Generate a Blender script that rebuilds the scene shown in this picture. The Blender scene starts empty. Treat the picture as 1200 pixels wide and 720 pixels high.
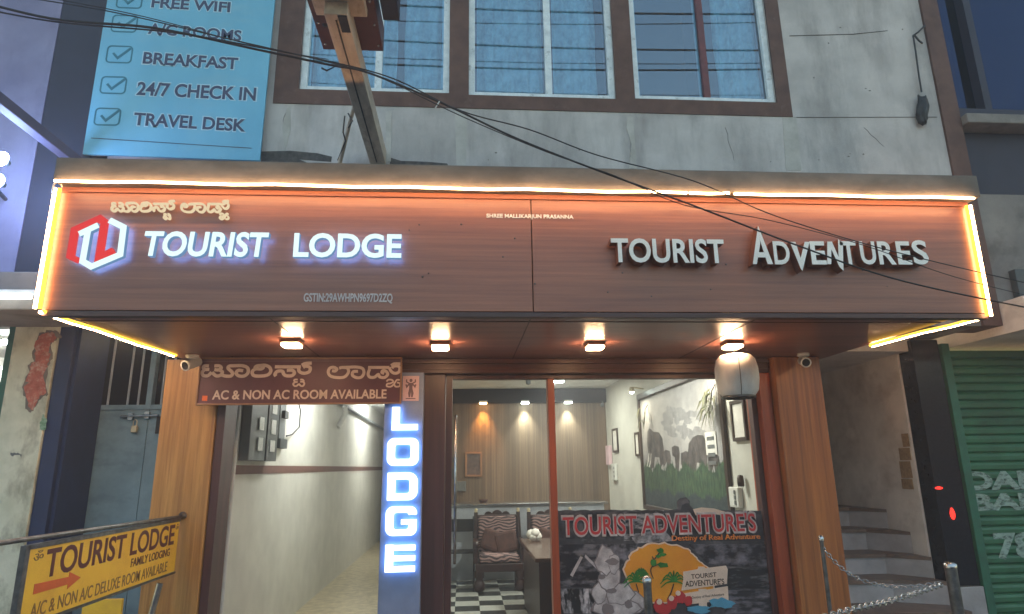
import bpy, bmesh, math, random
from mathutils import Vector, Matrix
random.seed(7)
sc = bpy.context.scene
COL = sc.collection
R_ = math.radians

# ------------------------------------------------------------------ camera
CR = Vector((0.99726034, -0.07260621, -0.01414763))
CU = Vector((-0.00385192, -0.24196931, 0.97027626))
CF = Vector((0.07387137, 0.96756353, 0.24158607))
EYE = Vector((0, 0, 1.65))
FPX = 753.0
cam = bpy.data.cameras.new('camera')
cam.sensor_width = 36
cam.lens = FPX / 1200 * 36
cam.clip_end = 500
camo = bpy.data.objects.new('camera', cam)
COL.objects.link(camo)
camo.matrix_world = Matrix(((CR.x, CU.x, -CF.x, EYE.x), (CR.y, CU.y, -CF.y, EYE.y), (CR.z, CU.z, -CF.z, EYE.z), (0, 0, 0, 1)))
sc.camera = camo

# ------------------------------------------------------------------ sky, sun, exposure
w = bpy.data.worlds.new('World')
sc.world = w
w.use_nodes = True
nt = w.node_tree
bg = nt.nodes['Background']
sky = nt.nodes.new('ShaderNodeTexSky')
sky.sky_type = 'NISHITA'
sky.sun_disc = False
sky.sun_elevation = R_(6.0)
sky.sun_rotation = R_(0)
sky.air_density = 1.0
sky.dust_density = 1.0
nt.links.new(sky.outputs[0], bg.inputs[0])
bg.inputs[1].default_value = 0.15
sd = bpy.data.lights.new('sun', 'SUN')
sd.energy = 0.05
sd.angle = R_(10)
sd.color = (1, .85, .7)
so = bpy.data.objects.new('sun', sd)
COL.objects.link(so)
so.rotation_euler = (R_(84), 0, R_(180))   # low behind the building
sc.view_settings.view_transform = 'Standard'
sc.view_settings.look = 'None'
sc.view_settings.gamma = 1
sc.view_settings.use_curve_mapping = False
EXPO = 2.35
sc.view_settings.exposure = EXPO
KE = 2 ** -EXPO            # lamp strengths below are given as seen through the exposure
sc.cycles.use_denoising = True
sc.cycles.max_bounces = 8
sc.cycles.transparent_max_bounces = 16
sc.cycles.sample_clamp_indirect = 6

# ------------------------------------------------------------------ helpers
def s(r, g, b):
    f = lambda c: c / 12.92 if c <= .04045 else ((c + .055) / 1.055) ** 2.4
    return (f(r / 255), f(g / 255), f(b / 255), 1)

def ray(px, py):
    return CF + CR * ((px - 600) / FPX) - CU * ((py - 360) / FPX)

def at(px, py, y):
    d = ray(px, py)
    return EYE + d * (y / d.y)

def atx(px, py, x):
    d = ray(px, py)
    return EYE + d * (x / d.x)

ORG = {}

def meta(o, label=None, cat=None, group=None, kind=None):
    if label: o['label'] = label
    if cat: o['category'] = cat
    if group: o['group'] = group
    if kind: o['kind'] = kind
    return o

def thing(name, loc, label, cat, group=None):
    o = bpy.data.objects.new(name, None)
    o.empty_display_size = .1
    COL.objects.link(o)
    o.location = loc
    ORG[o.name] = Vector(loc)
    return meta(o, label, cat, group)

def copy_thing(src, loc, label=None, rz=None):
    c = src.copy()
    COL.objects.link(c)
    c.location = loc
    if rz is not None: c.rotation_euler.z = rz
    if label: c['label'] = label
    ORG[c.name] = Vector(loc)
    for ch in [o for o in COL.objects if o.parent == src]:
        d = ch.copy(); COL.objects.link(d); d.parent = c
        for g in [o for o in COL.objects if o.parent == ch]:
            e = g.copy(); COL.objects.link(e); e.parent = d
    return c

def facade(y):                     # plane facing the street: u = x, v = z, w = towards the street
    return lambda u, v, w: (u, y - w, v)

def sideplane(x, sgn=1):           # plane facing +x (sgn 1) or -x: u = y, v = z
    return lambda u, v, w: (x + sgn * w, u, v)

class MB:
    def __init__(self):
        self.bm = bmesh.new()
    def mesh(self, vs, fs, smooth=False):
        V = [self.bm.verts.new(v) for v in vs]
        for f in fs:
            try:
                k = self.bm.faces.new([V[i] for i in f]); k.smooth = smooth
            except ValueError:
                pass
        return V
    def box(self, x0, x1, y0, y1, z0, z1, bev=0, mx=None):
        vs = [(x, y, z) for x in (x0, x1) for y in (y0, y1) for z in (z0, z1)]
        if mx is not None: vs = [mx @ Vector(v) for v in vs]
        V = self.mesh(vs, [(0, 1, 3, 2), (4, 6, 7, 5), (0, 4, 5, 1), (2, 3, 7, 6), (0, 2, 6, 4), (1, 5, 7, 3)])
        if bev:
            es = list({e for v in V for e in v.link_edges})
            bmesh.ops.bevel(self.bm, geom=es, offset=bev, segments=2, affect='EDGES', profile=.5)
        return self
    def prism(self, pts, pl, w0, w1):
        n = len(pts)
        vs = [pl(u, v, w0) for u, v in pts] + [pl(u, v, w1) for u, v in pts]
        fs = [tuple(range(n)), tuple(range(2 * n - 1, n - 1, -1))] + [(i, (i + 1) % n, n + (i + 1) % n, n + i) for i in range(n)]
        self.mesh(vs, fs)
        return self
    def stroke(self, pts, width, pl, w0, w1, smooth=True, ends=None):
        if smooth: pts = spline(pts)
        P = [Vector(p) for p in pts]
        n = len(P)
        L, Rr = [], []
        for i in range(n):
            a = (P[i] - P[i - 1]).normalized() if i else (P[1] - P[0]).normalized()
            b = (P[i + 1] - P[i]).normalized() if i < n - 1 else a
            t = (a + b)
            t = t.normalized() if t.length > 1e-6 else a
            nn = Vector((-t.y, t.x))
            k = 1 / max(.45, nn.dot(Vector((-a.y, a.x))))
            hw = width / 2 if not ends else width / 2 * (ends[0] + (ends[1] - ends[0]) * i / (n - 1))
            L.append(P[i] + nn * hw * k); Rr.append(P[i] - nn * hw * k)
        vs = []
        for q in range(n):
            for wv in (w0, w1):
                vs.append(pl(L[q].x, L[q].y, wv)); vs.append(pl(Rr[q].x, Rr[q].y, wv))
        fs = []
        for q in range(n - 1):
            a, b = 4 * q, 4 * q + 4
            fs += [(a + 2, a + 3, b + 3, b + 2), (a, b, b + 1, a + 1), (a, a + 2, b + 2, b), (a + 1, b + 1, b + 3, a + 3)]
        fs += [(0, 1, 3, 2), (4 * n - 4, 4 * n - 2, 4 * n - 1, 4 * n - 3)]
        self.mesh(vs, fs)
        return self
    def tube(self, pts, r, seg=10, caps=True):
        P = [Vector(p) for p in pts]
        n = len(P)
        rr = r if isinstance(r, (list, tuple)) else [r] * n
        rings = []
        up = None
        for i in range(n):
            t = ((P[i + 1] - P[i]) if i < n - 1 else (P[i] - P[i - 1]))
            if 0 < i < n - 1: t = (P[i + 1] - P[i]).normalized() + (P[i] - P[i - 1]).normalized()
            t.normalize()
            if up is None:
                up = Vector((0, 0, 1)) if abs(t.z) < .9 else Vector((1, 0, 0))
            u = (up - t * up.dot(t)).normalized()
            up = u
            v = t.cross(u)
            rings.append([P[i] + (u * math.cos(2 * math.pi * k / seg) + v * math.sin(2 * math.pi * k / seg)) * rr[i] for k in range(seg)])
        vs = [p for q in rings for p in q]
        fs = [(i * seg + k, i * seg + (k + 1) % seg, (i + 1) * seg + (k + 1) % seg, (i + 1) * seg + k) for i in range(n - 1) for k in range(seg)]
        self.mesh(vs, fs, True)
        if caps:
            self.mesh(rings[0], [tuple(range(seg))]); self.mesh(rings[-1], [tuple(range(seg))])
        return self
    def lathe(self, prof, c, seg=20, axis='z', mx=None):
        vs = []
        for r, h in prof:
            for k in range(seg):
                a = 2 * math.pi * k / seg
                p = (r * math.cos(a), r * math.sin(a), h)
                if axis == 'y': p = (p[0], p[2], p[1])
                if axis == 'x': p = (p[2], p[0], p[1])
                p = Vector(p)
                if mx is not None: p = mx @ p
                vs.append(p + Vector(c))
        n = len(prof)
        self.mesh(vs, [(i * seg + k, i * seg + (k + 1) % seg, (i + 1) * seg + (k + 1) % seg, (i + 1) * seg + k) for i in range(n - 1) for k in range(seg)], True)
        return self
    def text(self, body, u0, u1, v0, v1, pl, w0, w1, off=0.0):
        vs, fs = text_geo(body, off)
        self.mesh([pl(u0 + (u1 - u0) * a, v0 + (v1 - v0) * b, w0 + (w1 - w0) * c) for a, b, c in vs], fs)
        return self
    def holes(self, x0, x1, z0, z1, hs, y0, y1):
        """wall slab with rectangular openings"""
        xs = sorted({x0, x1, *[h[0] for h in hs], *[h[1] for h in hs]})
        zs = sorted({z0, z1, *[h[2] for h in hs], *[h[3] for h in hs]})
        def solid(i, j):
            if i < 0 or j < 0 or i >= len(xs) - 1 or j >= len(zs) - 1: return False
            cx, cz = (xs[i] + xs[i + 1]) / 2, (zs[j] + zs[j + 1]) / 2
            return not any(h[0] < cx < h[1] and h[2] < cz < h[3] for h in hs)
        for i in range(len(xs) - 1):
            for j in range(len(zs) - 1):
                if not solid(i, j): continue
                a, b, c, d = xs[i], xs[i + 1], zs[j], zs[j + 1]
                self.mesh([(a, y0, c), (b, y0, c), (b, y0, d), (a, y0, d)], [(0, 1, 2, 3)])
                self.mesh([(a, y1, c), (b, y1, c), (b, y1, d), (a, y1, d)], [(3, 2, 1, 0)])
                if not solid(i - 1, j): self.mesh([(a, y0, c), (a, y1, c), (a, y1, d), (a, y0, d)], [(3, 2, 1, 0)])
                if not solid(i + 1, j): self.mesh([(b, y0, c), (b, y1, c), (b, y1, d), (b, y0, d)], [(0, 1, 2, 3)])
                if not solid(i, j - 1): self.mesh([(a, y0, c), (b, y0, c), (b, y1, c), (a, y1, c)], [(3, 2, 1, 0)])
                if not solid(i, j + 1): self.mesh([(a, y0, d), (b, y0, d), (b, y1, d), (a, y1, d)], [(0, 1, 2, 3)])
        bmesh.ops.remove_doubles(self.bm, verts=self.bm.verts, dist=1e-5)
        return self
    def build(self, name, m, parent=None, loc=None):
        org = ORG[parent.name] if parent else Vector(loc or (0, 0, 0))
        bmesh.ops.recalc_face_normals(self.bm, faces=self.bm.faces)
        bmesh.ops.translate(self.bm, verts=self.bm.verts, vec=-org)
        me = bpy.data.meshes.new(name)
        self.bm.to_mesh(me); self.bm.free()
        o = bpy.data.objects.new(name, me)
        COL.objects.link(o)
        for mm in (m if isinstance(m, (list, tuple)) else [m]): me.materials.append(mm)
        if parent: o.parent = parent
        else: o.location = org
        ORG[o.name] = org
        return o

def spline(pts, k=6):
    P = [Vector(p) for p in pts]
    out = []
    for i in range(len(P) - 1):
        p0, p1, p2, p3 = P[max(i - 1, 0)], P[i], P[i + 1], P[min(i + 2, len(P) - 1)]
        for j in range(k):
            t = j / k
            out.append(.5 * ((2 * p1) + (p2 - p0) * t + (2 * p0 - 5 * p1 + 4 * p2 - p3) * t * t + (3 * p1 - p0 - 3 * p2 + p3) * t ** 3))
    out.append(P[-1])
    return out

_TC = {}
def text_geo(body, off=0.0):
    key = (body, off)
    if key in _TC: return _TC[key]
    cv = bpy.data.curves.new('tmp', 'FONT')
    cv.body = body; cv.extrude = .05; cv.offset = off; cv.resolution_u = 4
    o = bpy.data.objects.new('tmp', cv)
    COL.objects.link(o)
    dg = bpy.context.evaluated_depsgraph_get()
    me = bpy.data.meshes.new_from_object(o.evaluated_get(dg))
    bm = bmesh.new(); bm.from_mesh(me)
    bmesh.ops.remove_doubles(bm, verts=bm.verts, dist=1e-4)
    bm.verts.ensure_lookup_table()
    xs = [v.co.x for v in bm.verts]; ys = [v.co.y for v in bm.verts]
    x0, x1, y0, y1 = min(xs), max(xs), min(ys), max(ys)
    vs = [((v.co.x - x0) / (x1 - x0), (v.co.y - y0) / (y1 - y0), (v.co.z + .05) / .1) for v in bm.verts]
    bm.verts.index_update()
    fs = [tuple(v.index for v in f.verts) for f in bm.faces]
    bm.free()
    bpy.data.objects.remove(o); bpy.data.curves.remove(cv); bpy.data.meshes.remove(me)
    _TC[key] = (vs, fs)
    return _TC[key]

def letters(body, off=0.0):
    """the connected pieces of a text, left to right"""
    vs, fs = text_geo(body, off)
    par = list(range(len(vs)))
    def find(a):
        while par[a] != a:
            par[a] = par[par[a]]; a = par[a]
        return a
    for f in fs:
        for q in f[1:]: par[find(q)] = find(f[0])
    grp = {}
    for f in fs: grp.setdefault(find(f[0]), []).append(f)
    out = []
    for k, ff in grp.items():
        idx = sorted({i for f in ff for i in f}); mp = {i: n for n, i in enumerate(idx)}
        out.append(([vs[i] for i in idx], [tuple(mp[i] for i in f) for f in ff]))
    out.sort(key=lambda g: min(v[0] for v in g[0]))
    return out

def rect(x0, y0, x1, y1, Y):       # photo rectangle -> upright rectangle on the plane y = Y
    a, b, c, d = at(x0, y0, Y), at(x1, y0, Y), at(x0, y1, Y), at(x1, y1, Y)
    return (a.x + c.x) / 2, (b.x + d.x) / 2, (c.z + d.z) / 2, (a.z + b.z) / 2

# ------------------------------------------------------------------ materials
def mat(name, c1, c2=None, sc_=(6, 6, 6), rough=.6, metal=0.0, bump=0.0, c3=None, sc3=(1.2, 1.2, 1.2), amt3=.5, lo=.35, hi=.65, detail=6, spec=.5, lo3=.5, hi3=.7, trans=0.0):
    m = bpy.data.materials.new(name)
    m.use_nodes = True
    n = m.node_tree.nodes; l = m.node_tree.links
    p = n['Principled BSDF']
    p.inputs['Roughness'].default_value = rough
    p.inputs['Metallic'].default_value = metal
    p.inputs['Specular IOR Level'].default_value = spec
    if c2 is None: c2 = tuple(c * .82 for c in c1[:3]) + (1,)
    tc = n.new('ShaderNodeTexCoord')
    mp = n.new('ShaderNodeMapping'); mp.inputs['Scale'].default_value = sc_
    l.new(tc.outputs['Object'], mp.inputs[0])
    no = n.new('ShaderNodeTexNoise'); no.inputs['Scale'].default_value = 1; no.inputs['Detail'].default_value = detail
    no.inputs['Roughness'].default_value = .62
    l.new(mp.outputs[0], no.inputs[0])
    cr = n.new('ShaderNodeValToRGB')
    cr.color_ramp.elements[0].position = lo; cr.color_ramp.elements[0].color = c1
    cr.color_ramp.elements[1].position = hi; cr.color_ramp.elements[1].color = c2
    l.new(no.outputs[0], cr.inputs[0])
    out = cr.outputs[0]
    if c3 is not None:
        mp3 = n.new('ShaderNodeMapping'); mp3.inputs['Scale'].default_value = sc3; mp3.inputs['Location'].default_value = (3.1, 1.7, .4)
        l.new(tc.outputs['Object'], mp3.inputs[0])
        n3 = n.new('ShaderNodeTexNoise'); n3.inputs['Scale'].default_value = 1; n3.inputs['Detail'].default_value = 7
        n3.inputs['Roughness'].default_value = .68
        l.new(mp3.outputs[0], n3.inputs[0])
        mr = n.new('ShaderNodeMapRange'); mr.inputs[1].default_value = lo3; mr.inputs[2].default_value = hi3; mr.inputs[4].default_value = amt3
        l.new(n3.outputs[0], mr.inputs[0])
        mx = n.new('ShaderNodeMix'); mx.data_type = 'RGBA'
        l.new(mr.outputs[0], mx.inputs[0]); l.new(out, mx.inputs[6]); mx.inputs[7].default_value = c3
        out = mx.outputs[2]
    l.new(out, p.inputs['Base Color'])
    if bump:
        b = n.new('ShaderNodeBump'); b.inputs['Strength'].default_value = bump; b.inputs['Distance'].default_value = .01
        l.new(no.outputs[0], b.inputs['Height']); l.new(b.outputs[0], p.inputs['Normal'])
    if trans:
        p.inputs['Transmission Weight'].default_value = trans
    return m

def emi(name, c, strength):
    m = bpy.data.materials.new(name)
    m.use_nodes = True
    n = m.node_tree.nodes; l = m.node_tree.links
    n.remove(n['Principled BSDF'])
    e = n.new('ShaderNodeEmission')
    e.inputs[0].default_value = (*c[:3], 1); e.inputs[1].default_value = strength * KE
    l.new(e.outputs[0], n['Material Output'].inputs[0])
    return m

def pane(name, tint, refl=1.0, rough=0.01, gcol=(1, 1, 1, 1)):
    m = bpy.data.materials.new(name)
    m.use_nodes = True
    n = m.node_tree.nodes; l = m.node_tree.links
    n.remove(n['Principled BSDF'])
    t = n.new('ShaderNodeBsdfTransparent'); t.inputs[0].default_value = tint
    g = n.new('ShaderNodeBsdfGlossy'); g.inputs['Roughness'].default_value = rough; g.inputs[0].default_value = gcol
    f = n.new('ShaderNodeFresnel'); f.inputs[0].default_value = 1.5
    k = n.new('ShaderNodeMath'); k.operation = 'MULTIPLY'; k.inputs[1].default_value = refl; k.use_clamp = True
    gm = n.new('ShaderNodeNewGeometry'); ib = n.new('ShaderNodeMath'); ib.operation = 'SUBTRACT'; ib.inputs[0].default_value = 1
    l.new(gm.outputs['Backfacing'], ib.inputs[1])
    fr = n.new('ShaderNodeMath'); fr.operation = 'MULTIPLY'; l.new(f.outputs[0], fr.inputs[0]); l.new(ib.outputs[0], fr.inputs[1])
    l.new(fr.outputs[0], k.inputs[0])
    mx = n.new('ShaderNodeMixShader')
    l.new(k.outputs[0], mx.inputs[0]); l.new(t.outputs[0], mx.inputs[1]); l.new(g.outputs[0], mx.inputs[2])
    l.new(mx.outputs[0], n['Material Output'].inputs[0])
    return m

def checker(name, c1, c2, size, rough):
    m = mat(name, c1, rough=rough)
    n = m.node_tree.nodes; l = m.node_tree.links
    tc = n.new('ShaderNodeTexCoord')
    ck = n.new('ShaderNodeTexChecker'); ck.inputs['Scale'].default_value = 1 / size
    ck.inputs[1].default_value = c1; ck.inputs[2].default_value = c2
    mp = n.new('ShaderNodeMapping'); mp.inputs['Location'].default_value = (.1, .13, .07)
    l.new(tc.outputs['Object'], mp.inputs[0]); l.new(mp.outputs[0], ck.inputs[0])
    l.new(ck.outputs[0], n['Principled BSDF'].inputs['Base Color'])
    return m

def zebra(name):
    m = mat(name, (0, 0, 0, 1), rough=.7)
    n = m.node_tree.nodes; l = m.node_tree.links
    tc = n.new('ShaderNodeTexCoord')
    wv = n.new('ShaderNodeTexWave'); wv.bands_direction = 'Z'
    wv.inputs['Scale'].default_value = 7; wv.inputs['Distortion'].default_value = 12
    wv.inputs['Detail'].default_value = 1.5; wv.inputs['Detail Scale'].default_value = .7
    cr = n.new('ShaderNodeValToRGB'); cr.color_ramp.interpolation = 'EASE'
    cr.color_ramp.elements[0].position = .42; cr.color_ramp.elements[0].color = s(46, 28, 32)
    cr.color_ramp.elements[1].position = .58; cr.color_ramp.elements[1].color = s(164, 134, 130)
    l.new(tc.outputs['Object'], wv.inputs[0]); l.new(wv.outputs[1], cr.inputs[0])
    l.new(cr.outputs[0], n['Principled BSDF'].inputs['Base Color'])
    return m

def planks(name, ca, cb, width, axis, rough=.5):
    """boards of slightly different tone along one axis, with streaky grain"""
    m = mat(name, ca, cb, sc_=(46, 46, .35) if axis == 'x' else (.7, 14, 14), rough=rough, lo=.3, hi=.7)
    n = m.node_tree.nodes; l = m.node_tree.links
    p = n['Principled BSDF']
    src = p.inputs['Base Color'].links[0].from_socket
    tc = n.new('ShaderNodeTexCoord'); sx = n.new('ShaderNodeSeparateXYZ')
    l.new(tc.outputs['Object'], sx.inputs[0])
    a = n.new('ShaderNodeMath'); a.operation = 'DIVIDE'; a.inputs[1].default_value = width
    l.new(sx.outputs[0 if axis == 'x' else 2], a.inputs[0])
    fl = n.new('ShaderNodeMath'); fl.operation = 'FLOOR'; l.new(a.outputs[0], fl.inputs[0])
    wn = n.new('ShaderNodeTexWhiteNoise'); wn.noise_dimensions = '1D'; l.new(fl.outputs[0], wn.inputs[1])
    mr = n.new('ShaderNodeMapRange'); mr.inputs[3].default_value = .84; mr.inputs[4].default_value = 1.08
    l.new(wn.outputs[0], mr.inputs[0])
    mx = n.new('ShaderNodeMix'); mx.data_type = 'RGBA'; mx.blend_type = 'MULTIPLY'; mx.inputs[0].default_value = 1
    l.new(src, mx.inputs[6]); l.new(mr.outputs[0], mx.inputs[7]); l.new(mx.outputs[2], p.inputs['Base Color'])
    return m

M = {}
M['plaster'] = mat('weathered_plaster', s(194, 187, 183), s(166, 160, 157), (2.2, 2.2, 2.2), .9, bump=.5, c3=s(112, 106, 103), sc3=(3.4, 3.4, .8), amt3=.6, detail=12, lo3=.47, hi3=.72)
M['patch'] = mat('cement_patch', s(186, 181, 174), s(163, 158, 151), (5, 5, 5), .9, bump=.3)
M['stain'] = mat('dark_damp_stain', s(62, 58, 56), s(92, 88, 84), (20, 20, 20), .9)
M['brownpaint'] = mat('brown_wall_paint', s(104, 76, 66), s(84, 60, 52), (7, 7, 7), .85, bump=.3, c3=s(130, 110, 100), sc3=(9, 9, 9), amt3=.5, lo3=.6, hi3=.75)
M['concrete'] = mat('canopy_concrete', s(124, 116, 106), s(100, 94, 86), (4, 4, 6), .9, bump=.3, c3=s(88, 80, 70), sc3=(2.2, 2, 6), amt3=.6)
M['winframe'] = mat('white_window_paint', s(222, 228, 230), s(196, 204, 208), (12, 12, 12), .5, c3=s(120, 120, 118), sc3=(14, 14, 14), amt3=.7, lo3=.58, hi3=.72)
M['sash'] = mat('maroon_sash_paint', s(110, 48, 46), s(86, 38, 38), (12, 12, 12), .5)
M['pane'] = pane('tinted_window_glass', s(206, 230, 240), 4.4, .01, (.74, .88, .98, 1))
M['navypane'] = pane('navy_window_glass', s(60, 72, 112), 1.2, .02, (.34, .48, .9, 1))
M['glass'] = pane('clear_shop_glass', s(244, 248, 247), .7)
M['curtain'] = mat('lace_curtain', s(222, 228, 228), s(140, 156, 160), (7, 7, 5), .9, detail=9, c3=s(215, 218, 212), sc3=(22, 22, 22), amt3=.8)
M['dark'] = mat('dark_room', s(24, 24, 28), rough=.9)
M['fascia'] = mat('wood_look_fascia', s(168, 106, 78), s(136, 82, 62), (.7, 3, 26), .36, bump=.12, c3=s(112, 66, 56), sc3=(.9, 2, 44), amt3=.55, lo=.3, hi=.7, lo3=.42, hi3=.66)
M['soffit'] = mat('wood_look_soffit', s(160, 106, 92), s(132, 84, 72), (.7, 10, 10), .3, c3=s(112, 72, 62), sc3=(.5, 30, 30), amt3=.5)
M['header'] = mat('dark_wood_header', s(92, 54, 44), s(66, 38, 32), (.9, 20, 20), .4)
M['pillar'] = mat('golden_wood_cladding', s(192, 146, 82), s(160, 112, 56), (13, 13, .7), .4, c3=s(136, 92, 46), sc3=(30, 30, .9), amt3=.7, lo=.3, hi=.68, lo3=.45, hi3=.62)
M['pillar_r'] = mat('red_wood_cladding', s(180, 112, 54), s(144, 82, 38), (13, 13, .7), .4, c3=s(112, 62, 30), sc3=(30, 30, .9), amt3=.7, lo=.3, hi=.68, lo3=.45, hi3=.62)
M['redwood'] = mat('red_brown_door_wood', s(166, 76, 38), s(130, 54, 28), (18, 18, 1), .35)
M['darkwood'] = mat('dark_partition_wood', s(84, 52, 50), s(62, 38, 38), (16, 16, 1), .4)
M['ledcore'] = emi('light_strip_core', (1.0, .56, .27), 40)
M['ledunder'] = emi('under_canopy_strip_core', (1.0, .62, .34), 110)
M['edgeglow'] = emi('lit_frame_edge_amber', (1.0, .50, .05), 3.2)
M['lettershade'] = mat('letter_side_shade', s(128, 78, 56), rough=.5)  # brown colour paints shadow onto the sides of the cream letters
M['cream'] = mat('cream_acrylic', s(244, 240, 230), s(234, 228, 216), rough=.4)
M['letterface'] = emi('lit_letter_face', (.78, 1.0, 1.0), 1.15)
M['letterback'] = emi('blue_halo_led', (.12, .34, 1.0), 12)
M['lodgeback'] = emi('blue_halo_led_bright', (.20, .46, 1.0), 11)
M['lodgeface'] = emi('lit_white_letter_face', (.9, 1.0, 1.0), 2.6)
M['embred'] = emi('lit_red_emblem', (1.0, .07, .07), .8)
M['tubeglow'] = emi('cool_tube_glow', (.96, 1.0, .97), 270)
M['vboard'] = mat('slate_blue_sign_board', s(132, 146, 178), rough=.45)
M['board'] = mat('maroon_flex_board', s(92, 52, 66), s(80, 44, 58), rough=.5)
M['pinkwhite'] = mat('pale_vinyl_lettering', s(214, 196, 188), rough=.5)
M['yellow'] = mat('yellow_sign_vinyl', s(250, 204, 56), s(240, 190, 48), (4, 4, 4), .45, c3=s(206, 150, 60), sc3=(5, 5, 5), amt3=.4)
M['maroontxt'] = mat('maroon_vinyl', s(96, 34, 30), rough=.5)
M['fadedtxt'] = mat('faded_brown_vinyl', s(150, 108, 50), s(120, 82, 40), (30, 30, 30), .5)
M['arrow'] = mat('orange_arrow_vinyl', s(226, 104, 40), rough=.5)
M['steel'] = mat('brushed_steel', s(190, 190, 190), s(150, 150, 150), (20, 20, 20), .25, metal=1)
M['dullsteel'] = mat('dull_steel', s(130, 130, 130), s(96, 96, 96), (20, 20, 20), .4, metal=.9)
M['beige'] = mat('beige_beam_paint', s(204, 188, 168), s(172, 156, 138), (10, 3, 10), .6, c3=s(120, 98, 82), sc3=(14, 6, 14), amt3=.6)
M['maroonmetal'] = mat('maroon_sign_metal', s(86, 46, 42), s(70, 38, 36), rough=.5)
M['black'] = mat('black_rubber', s(26, 26, 28), rough=.6)
M['banner'] = mat('blue_flex_banner', s(112, 178, 204), s(94, 162, 192), (1.6, 1.6, .9), .5, bump=.9, c3=s(130, 176, 192), sc3=(2, 2, 5), amt3=.5)
M['navytxt'] = mat('navy_print', s(48, 58, 90), rough=.5)
M['tealtxt'] = mat('teal_print', s(36, 112, 132), rough=.5)
M['halo'] = mat('pale_print_outline', s(176, 208, 224), rough=.5)
M['wallwhite'] = mat('painted_inside_wall', s(206, 204, 194), s(192, 190, 181), (3, 3, 3), .8)
M['ceilwhite'] = mat('white_ceiling', s(214, 214, 208), rough=.8)
M['stripe'] = mat('brown_dado_stripe', s(110, 76, 66), rough=.7)
M['panel'] = planks('veneer_wall_panelling', s(134, 112, 90), s(86, 70, 56), .19, 'x')
M['checker'] = checker('checkered_floor_tiles', s(188, 190, 184), s(58, 60, 60), .30, .25)
M['corrfloor'] = mat('mottled_granite_floor', s(190, 178, 146), s(140, 128, 104), (9, 9, 9), .3)
M['counter'] = mat('grey_blue_counter', s(184, 190, 198), s(164, 170, 180), (5, 5, 5), .5)
M['chairwood'] = mat('dark_carved_wood', s(58, 34, 30), s(40, 24, 22), (10, 10, 10), .35)
M['zebra'] = zebra('zebra_upholstery')
M['cushion'] = mat('patchwork_cushion', s(92, 58, 48), s(64, 40, 36), (16, 16, 16), .8)
M['brass'] = mat('brass_finial', s(220, 205, 170), rough=.3, metal=.6)
M['deskwood'] = mat('desk_top_wood', s(86, 62, 50), s(66, 46, 38), (18, 2, 18), .25)
M['gate'] = mat('blue_grey_gate_paint', s(132, 160, 172), s(114, 142, 154), (5, 5, 5), .55, c3=s(90, 112, 122), sc3=(4, 4, 7), amt3=.6)
M['navy'] = mat('navy_wall_paint', s(30, 44, 84), s(24, 36, 70), (5, 5, 5), .6)
M['peel'] = mat('peeling_whitewash', s(214, 214, 194), s(192, 194, 172), (5, 5, 5), .9, bump=.5, c3=s(120, 116, 96), sc3=(5, 5, 2.5), amt3=.8)
M['brick'] = mat('bare_red_plaster', s(190, 112, 92), s(150, 74, 60), (14, 14, 14), .9, bump=.5, c3=s(200, 176, 158), sc3=(24, 24, 24), amt3=.8)
M['green'] = mat('green_shop_paint', s(36, 100, 74), s(30, 84, 62), (10, 10, 10), .5)
M['shutter'] = mat('green_shutter_paint', s(54, 112, 76), s(42, 92, 62), (3, 3, 3), .5, c3=s(44, 72, 54), sc3=(2.4, 2.4, 3), amt3=.6)
M['fadedwhite'] = mat('faded_white_paint', s(140, 168, 148), s(78, 128, 94), (30, 30, 60), .8, lo=.4, hi=.66)
def worn(name, c, lo, hi, scl):
    """worn paint: a base colour that is missing in patches"""
    m = mat(name, c, rough=.8)
    n = m.node_tree.nodes; l = m.node_tree.links
    p = n['Principled BSDF']
    tc = n.new('ShaderNodeTexCoord'); mp = n.new('ShaderNodeMapping'); mp.inputs['Scale'].default_value = scl
    no = n.new('ShaderNodeTexNoise'); no.inputs['Scale'].default_value = 1; no.inputs['Detail'].default_value = 8; no.inputs['Roughness'].default_value = .7
    mr = n.new('ShaderNodeMapRange'); mr.inputs[1].default_value = lo; mr.inputs[2].default_value = hi
    l.new(tc.outputs['Object'], mp.inputs[0]); l.new(mp.outputs[0], no.inputs[0]); l.new(no.outputs[0], mr.inputs[0]); l.new(mr.outputs[0], p.inputs['Alpha'])
    return m
M['shutterpaint'] = worn('worn_white_shutter_paint', s(150, 172, 158), .30, .54, (16, 16, 40))
M['granite'] = mat('black_granite', s(24, 24, 30), s(36, 36, 42), (40, 40, 40), .18, spec=.2)
M['marble'] = mat('grey_marble_riser', s(176, 170, 168), s(150, 144, 142), (5, 5, 5), .35)
M['tread'] = mat('brown_stone_tread', s(120, 98, 84), s(92, 74, 64), (8, 8, 8), .45)
M['stairwall'] = mat('stained_stair_plaster', s(234, 226, 218), s(214, 206, 198), (4, 4, 4), .9, bump=.3, c3=s(172, 160, 150), sc3=(2, 2, 2.6), amt3=.7)
M['leftwall'] = mat('violet_grey_wall', s(140, 138, 166), s(118, 116, 144), (2, 2, 2), .9, bump=.4, c3=s(92, 88, 112), sc3=(3, 3, .7), amt3=.6)
M['rightwall'] = mat('grey_street_wall', s(142, 134, 126), s(108, 102, 98), (2, 2, 2), .9, bump=.3, c3=s(72, 66, 62), sc3=(2.2, 2, 2.6), amt3=.7)
M['darknavy'] = mat('dark_slate_cladding_and_shade', s(44, 44, 60), rough=.7)
M['paper'] = mat('white_paper', s(226, 222, 214), rough=.7)
M['pinkpaper'] = mat('pink_print_paper', s(222, 190, 196), rough=.6)
M['greyink'] = mat('grey_ink', s(110, 84, 96), rough=.6)
M['lantern'] = mat('frosted_lantern_bag', s(232, 236, 238), s(206, 212, 216), (9, 9, 5), .5, bump=.6)
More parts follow.
